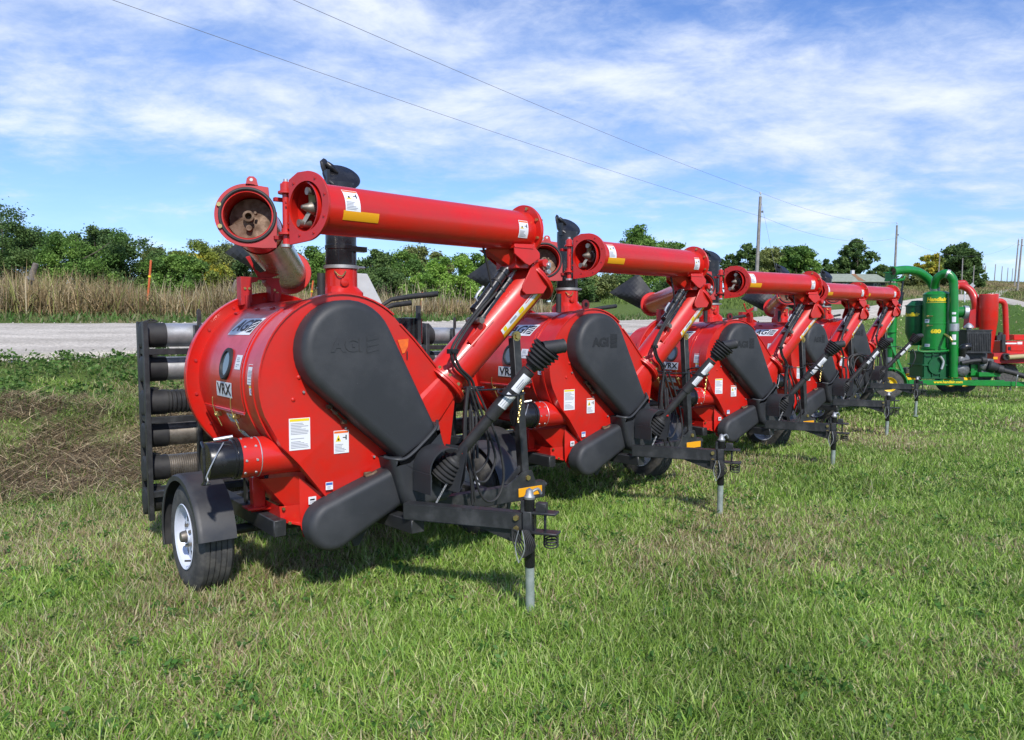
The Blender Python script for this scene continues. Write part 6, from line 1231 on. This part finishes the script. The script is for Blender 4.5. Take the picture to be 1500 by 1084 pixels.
# column, top opening and big curved pipes
r_ = 5.8 / pm
m = MB(); m.lathe(W(1304.5, 566, .5), (0, 0, 1), [(0, .10), (W(0, 415, .5).z - W(0, 566, .5).z, .10)], 24)
for py in (412, 487, 508): m.lathe(W(1304.5, py, .5), (0, 0, 1), [(0, .10), (0, .135), (.045, .135), (.045, .10)], 24)
m.lathe(W(1304.5, 409, .5), (0, 0, 1), [(0, .12), (.14, .12), (.14, .16), (.17, .16), (.17, 0)], 24); co_ = rg.add(m, 'discharge_column', G_)
m = MB(); m.lathe(W(1304.5, 531, .5), (0, 0, 1), [(0, .105), (0, .112), (.13, .112), (.13, .105)], 24); rg.add(m, 'clamp_band', M['steel'], co_)
m = MB(); m.tube([W(1310.5, 397.5, .30), W(1318, 396, .35), W(1331, 395.5, .5), W(1346, 399, .7), W(1360, 409, .8), W(1368, 422, .8), W(1371, 436, .8)], r_ * 1.12, 24, smooth=5); m.lathe(W(1310.5, 397.5, .30), W(1300, 399, .26) - W(1310.5, 397.5, .3), [(0, r_ * 1.12), (0, r_ * 1.35), (.05, r_ * 1.35), (.05, r_ * 1.0), (-.15, r_ * .98)], 24); p1_ = rg.add(m, 'upper_curved_pipe', G_, ang=50)
dr_ = (W(1300, 399, .26) - W(1310.5, 397.5, .3)).normalized(); m = MB(); m.cyl(W(1310.5, 397.5, .30) + dr_ * .012, W(1310.5, 397.5, .30) + dr_ * .02, r_ * 1.0, r_ * 1.0, 24); m.cyl(W(1310.5, 397.5, .30) + dr_ * .02, W(1310.5, 397.5, .30) + dr_ * .04, .02, .02, 10); rg.add(m, 'pipe_opening', M['rust'], p1_)
m = MB(); m.box(W(1318, 410, .45), (.12, .2, .06)); m.tube([W(1312, 412, .4), W(1324, 409, .35), W(1325, 404, .35)], .03, 8); rg.add(m, 'pipe_bracket', G_, bevel=.004)
m = MB(); m.tube([W(1323, 412, .2), W(1319, 440, .2)], .022, 10); m.tube([W(1321.5, 428, .2), W(1316, 462, .2)], .045, 12); rg.add(m, 'lift_cylinder', M['gloss'])
m = MB(); m.tube([W(1369.5, 432, .3), W(1369.5, 420, .25), W(1372, 409, .15), W(1380, 402, .05), W(1388, 401, -.05), W(1395, 408, -.1), W(1397, 420, -.1), W(1397.5, 470, -.1), W(1397, 553, -.1)], r_, 24, smooth=6); p2_ = rg.add(m, 'curved_pipe', G_, ang=50)
for a, b in ((W(1369.5, 429, .3), W(1369.5, 421.5, .26)), (W(1386, 400.5, -.03), W(1390.5, 402, -.06)), (W(1397.5, 474, -.1), W(1397.5, 485, -.1))):
    m = MB(); m.tube([a, b], r_ * 1.12, 24); rg.add(m, 'clamp_band', M['steel'], p2_)
for py, hh in ((459, .05), (468, .13), (494, .13), (503, .05)):
    cc = W(1397.5, py, -.1); f = on_cyc(cc, r_, 0); m = MB(); rect(m, f, -.04, -hh / 2, .04, hh / 2, .004, 0, 4, 1); rg.add(m, 'label_decal', M['white'], p2_, fixn=False)
m = MB(); m.lathe(W(1397, 553, -.1), (0, 0, 1), [(-.05, 0), (-.05, .14), (-.02, .14), (-.02, .09)], 24); rg.add(m, 'pipe_foot', G_)
m = MB(); m.tube([W(1396, 458, .3), W(1413, 457, .2)], .13, 24); p3_ = rg.add(m, 'side_pipe', G_); m = MB(); m.tube([W(1411, 457, .2), W(1417, 457.5, .18)], .155, 24); rg.add(m, 'pipe_end_clamp', M['steel'], p3_)
# braces
m = MB(); m.beam(W(1300, 492, .2), W(1322, 545, .1), .05, .05, up=(0, 1, 0)); m.beam(W(1309, 500, .2), W(1309, 553, .2), .05, .05, up=(0, 1, 0)); m.beam(W(1312, 520, .2), W(1325, 552, .2), .05, .05, up=(0, 1, 0)); rg.add(m, 'brace', G_)
# engine side: box, muffler, elbow, pump, gearbox
m = MB(); e0 = W(1423, 500, .4); m.box(e0, (36 / pm, .6, 33 / pm)); 
for k in range(14): m.box(e0 + Vector(((k - 6.5) * .041, -.305, -.02)), (.014, .02, 26 / pm))
m.box(e0 + Vector((0, 0, 16.5 / pm)), (38 / pm, .63, .03)); m.box(e0 - Vector((0, 0, 16.5 / pm)), (38 / pm, .63, .03)); eb = rg.add(m, 'engine_box', M['black'], bevel=.004)
m = MB(); m.lathe(W(1419, 483, .3), (0, 0, 1), [(0, .05), (.05, .06), (.05, .11), (.08, .10), (.14, .05), (.17, .0)], 20); rg.add(m, 'exhaust_cap', M['steel'], eb)
m = MB(); m.tube([W(1409, 526, -.1), W(1409, 516, -.15), W(1412, 509, -.2), W(1420, 508, -.2)], .085, 16, smooth=4); rg.add(m, 'intake_elbow', M['gloss'])
m = MB(); m.lathe(W(1410, 528, -.1), (.2, -1, 0), [(-.3, 0), (-.3, .16), (.05, .16), (.09, .12), (.10, 0)], 24); m.lathe(W(1409, 541, -.1), (.2, -1, 0), [(-.3, 0), (-.3, .17), (.05, .17), (.10, .09), (.11, 0)], 24); m.box(W(1404, 534, 0), (.15, .3, .3)); rg.add(m, 'blower_pump', M['grey'], bevel=.01)
m = MB(); m.box(W(1440, 536, 0), (.30, .34, .34)); m.lathe(W(1441, 535, -.17), (0, -1, 0), [(0, .12), (.05, .11), (.06, 0)], 20); m.box(W(1434, 545, .1), (.2, .3, .12)); rg.add(m, 'gearbox', M['grey'], bevel=.02)
m = MB(); m.box(W(1427, 542, -.1), (.16, .02, .26)); m.box(W(1445, 548, -.1), (.5, .25, .10)); m.box(W(1425, 549, .2), (.6, .4, .10)); rg.add(m, 'gearbox_mount', G_, bevel=.004)
m = MB(); m.box(W(1418, 530, .5), (.7, .4, .45)); rg.add(m, 'engine', M['black'], bevel=.03)
m = MB(); m.tube([W(1408, 532, -.25), W(1425, 529, -.25), W(1438, 528, -.25)], .05, 12, smooth=2); m.lathe(W(1436, 528, -.25), (1, 0, .02), [(0, .06), (.02, .085), (.12, .085), (.12, 0)], 16); rg.add(m, 'drive_coupling', M['rubber'])
m = MB(); m.lathe(W(1446, 535, -.2), W(1466, 541, -.25) - W(1446, 535, -.2), [(0, .10), (.03, .125), (.17, .115), (.20, .10), (.24, .085), (.34, .07)], 20); m.tube([W(1464, 541, -.25), W(1484, 546, -.3), W(1512, 555, -.35)], .058, 14); m.lathe(W(1464, 541, -.25), W(1484, 546, -.3) - W(1464, 541, -.25), [(-.06, .07), (-.05, .10), (.05, .10), (.08, .07)], 16); rg.add(m, 'drive_shaft', M['rubber'])
m = MB(); m.tube([W(1491, 549, -.38), W(1489, 556, -.38), W(1488, 566, -.3)], .012, 8, smooth=2); rg.add(m, 'chain_hook', M['steel'])
m = MB(); m.tube([W(1480, 564, -.2), W(1480, 572, -.2)], .02, 6); m.tube([W(1462, 564, -.2), W(1462, 570, -.2)], .015, 6); rg.add(m, 'bolts', M['dsteel'])
m = MB(); m.tube([W(1384, 490, .0), W(1392, 495, -.3), W(1394, 500, -.3)], .03, 10, smooth=2); rg.add(m, 'yellow_handle', M['brass'])
m = MB(); m.tube([W(1333, 518, .1), W(1337, 512, 0), W(1341, 522, -.1), W(1336, 535, -.1), W(1330, 540, 0)], .012, 8, smooth=4); rg.add(m, 'hose', M['rubber'])
# ------------------------------------------------------------------ red machine behind it
D1 = 21.5; pm = FPX / D1; rg = Rig('grain_vacuum', (Wp(1458, 530, D1).x, D1 + .3, 0), 'red machine with a tall cone cyclone, behind the green one at the right edge', 'grain vacuum')
W = lambda px, py, dd=0: Wp(px, py, D1 + dd); RR = M['red']
cc = W(1445.5, 517, 0); m = MB(); hh = W(0, 432, 0).z - cc.z; ra = 12.6 / pm
m.lathe(cc, (0, 0, 1), [(0, 0), (0, ra * .55), (hh * .555, ra), (hh * .56, ra * 1.01), (hh, ra), (hh + .02, ra * .96), (hh + .02, 0)], 40); cy = rg.add(m, 'cone_cyclone', RR, ang=20)
m = MB(); m.tube([W(1396, 424, .5), W(1404, 419, .5), W(1414, 420.5, .4), W(1423, 428, .3), W(1428, 440, .2), W(1429.5, 455, .2)], .105, 20, smooth=5); pp = rg.add(m, 'curved_pipe', RR, ang=50)
m = MB(); m.tube([W(1402, 415, .5), W(1412, 414, .5), W(1415, 420, .4)], .075, 14, smooth=4); rg.add(m, 'pipe_collar', M['red_dull'], pp)
m = MB(); m.prism([(0, 0), (.36, .02), (.36, .62), (.05, .50)], 0, .25, lambda a, b, d: W(1418, 481, .1) + Vector((a, d, b))); rg.add(m, 'side_hopper', M['red_dull'])
m = MB(); m.tube([W(1458, 441, .1), W(1466, 441, .1), W(1471, 445, .1), W(1472.5, 456, .1), W(1474, 498, .1)], .075, 18, smooth=4); rg.add(m, 'return_pipe', RR, ang=50)
m = MB(); m.box(W(1479, 508, .3), (36 / pm, .8, 18 / pm)); m.box(W(1486, 494, .3), (18 / pm, .5, 8 / pm)); m.prism([(0, 0), (.36, 0), (.40, .16), (0, .16)], -.02, .0, lambda a, b, d: W(1480, 510, -.1) + Vector((a, d, b - .08))); bd_ = rg.add(m, 'body_cover', RR, bevel=.02)
m = MB(); f = frame_fn(W(1484, 502.5, -.105), (1, 0, 0), (0, 0, 1)); rect(m, f, -.26, -.03, .10, .01, .003, 0); rect(m, f, .12, -.035, .26, .035, .003, 0); rg.add(m, 'white_lettering', M['white'], bd_, fixn=False)
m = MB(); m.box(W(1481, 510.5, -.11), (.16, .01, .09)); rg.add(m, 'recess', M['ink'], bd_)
m = MB(); m.box(W(1474, 524, .2), (66 / pm, .9, 15 / pm)); m.beam(W(1470, 529, 0), W(1515, 524, 0), .1, .16); m.box(W(1474, 537, .3), (16 / pm, .4, .16)); dk = rg.add(m, 'deck', M['red_dull'], bevel=.01)
m = MB(); m.box(W(1458, 524.5, -.26), (.12, .02, .07)); rg.add(m, 'reflector', M['amber'], dk)
m = MB(); m.lathe(W(1473, 522.5, -.3), (0, -1, 0), [(-.1, .0), (-.1, .10), (.06, .10), (.06, .06), (.0, .05), (0, 0)], 20); rg.add(m, 'winch', M['black'], dk)
m = MB(); m.tube([W(1477, 523.5, -.35), W(1515, 521, -.35)], .065, 14); rg.add(m, 'tan_pipe', mat('tan_tube', (.40, .33, .17), .6), dk)
m = MB(); m.tube([W(1466, 487, -.1), W(1464, 493, -.1)], .06, 10); m.box(W(1462, 495, -.1), (.16, .15, .14)); m.box(W(1469, 503, -.15), (.1, .1, .5)); rg.add(m, 'valve_block', M['black'], bevel=.01)
for px, dd in ((1440, .9), (1478, .0)):
    c = W(px, 540, dd); c.z = .32; m = MB(); m.lathe(c, (0, -1, 0), [(-.2, .15), (-.2, .29), (-.17, .32), (-.03, .32), (0, .29), (0, .15), (-.02, .14), (-.03, 0)], 32); rg.add(m, 'tyre', M['tyre'], ang=30)
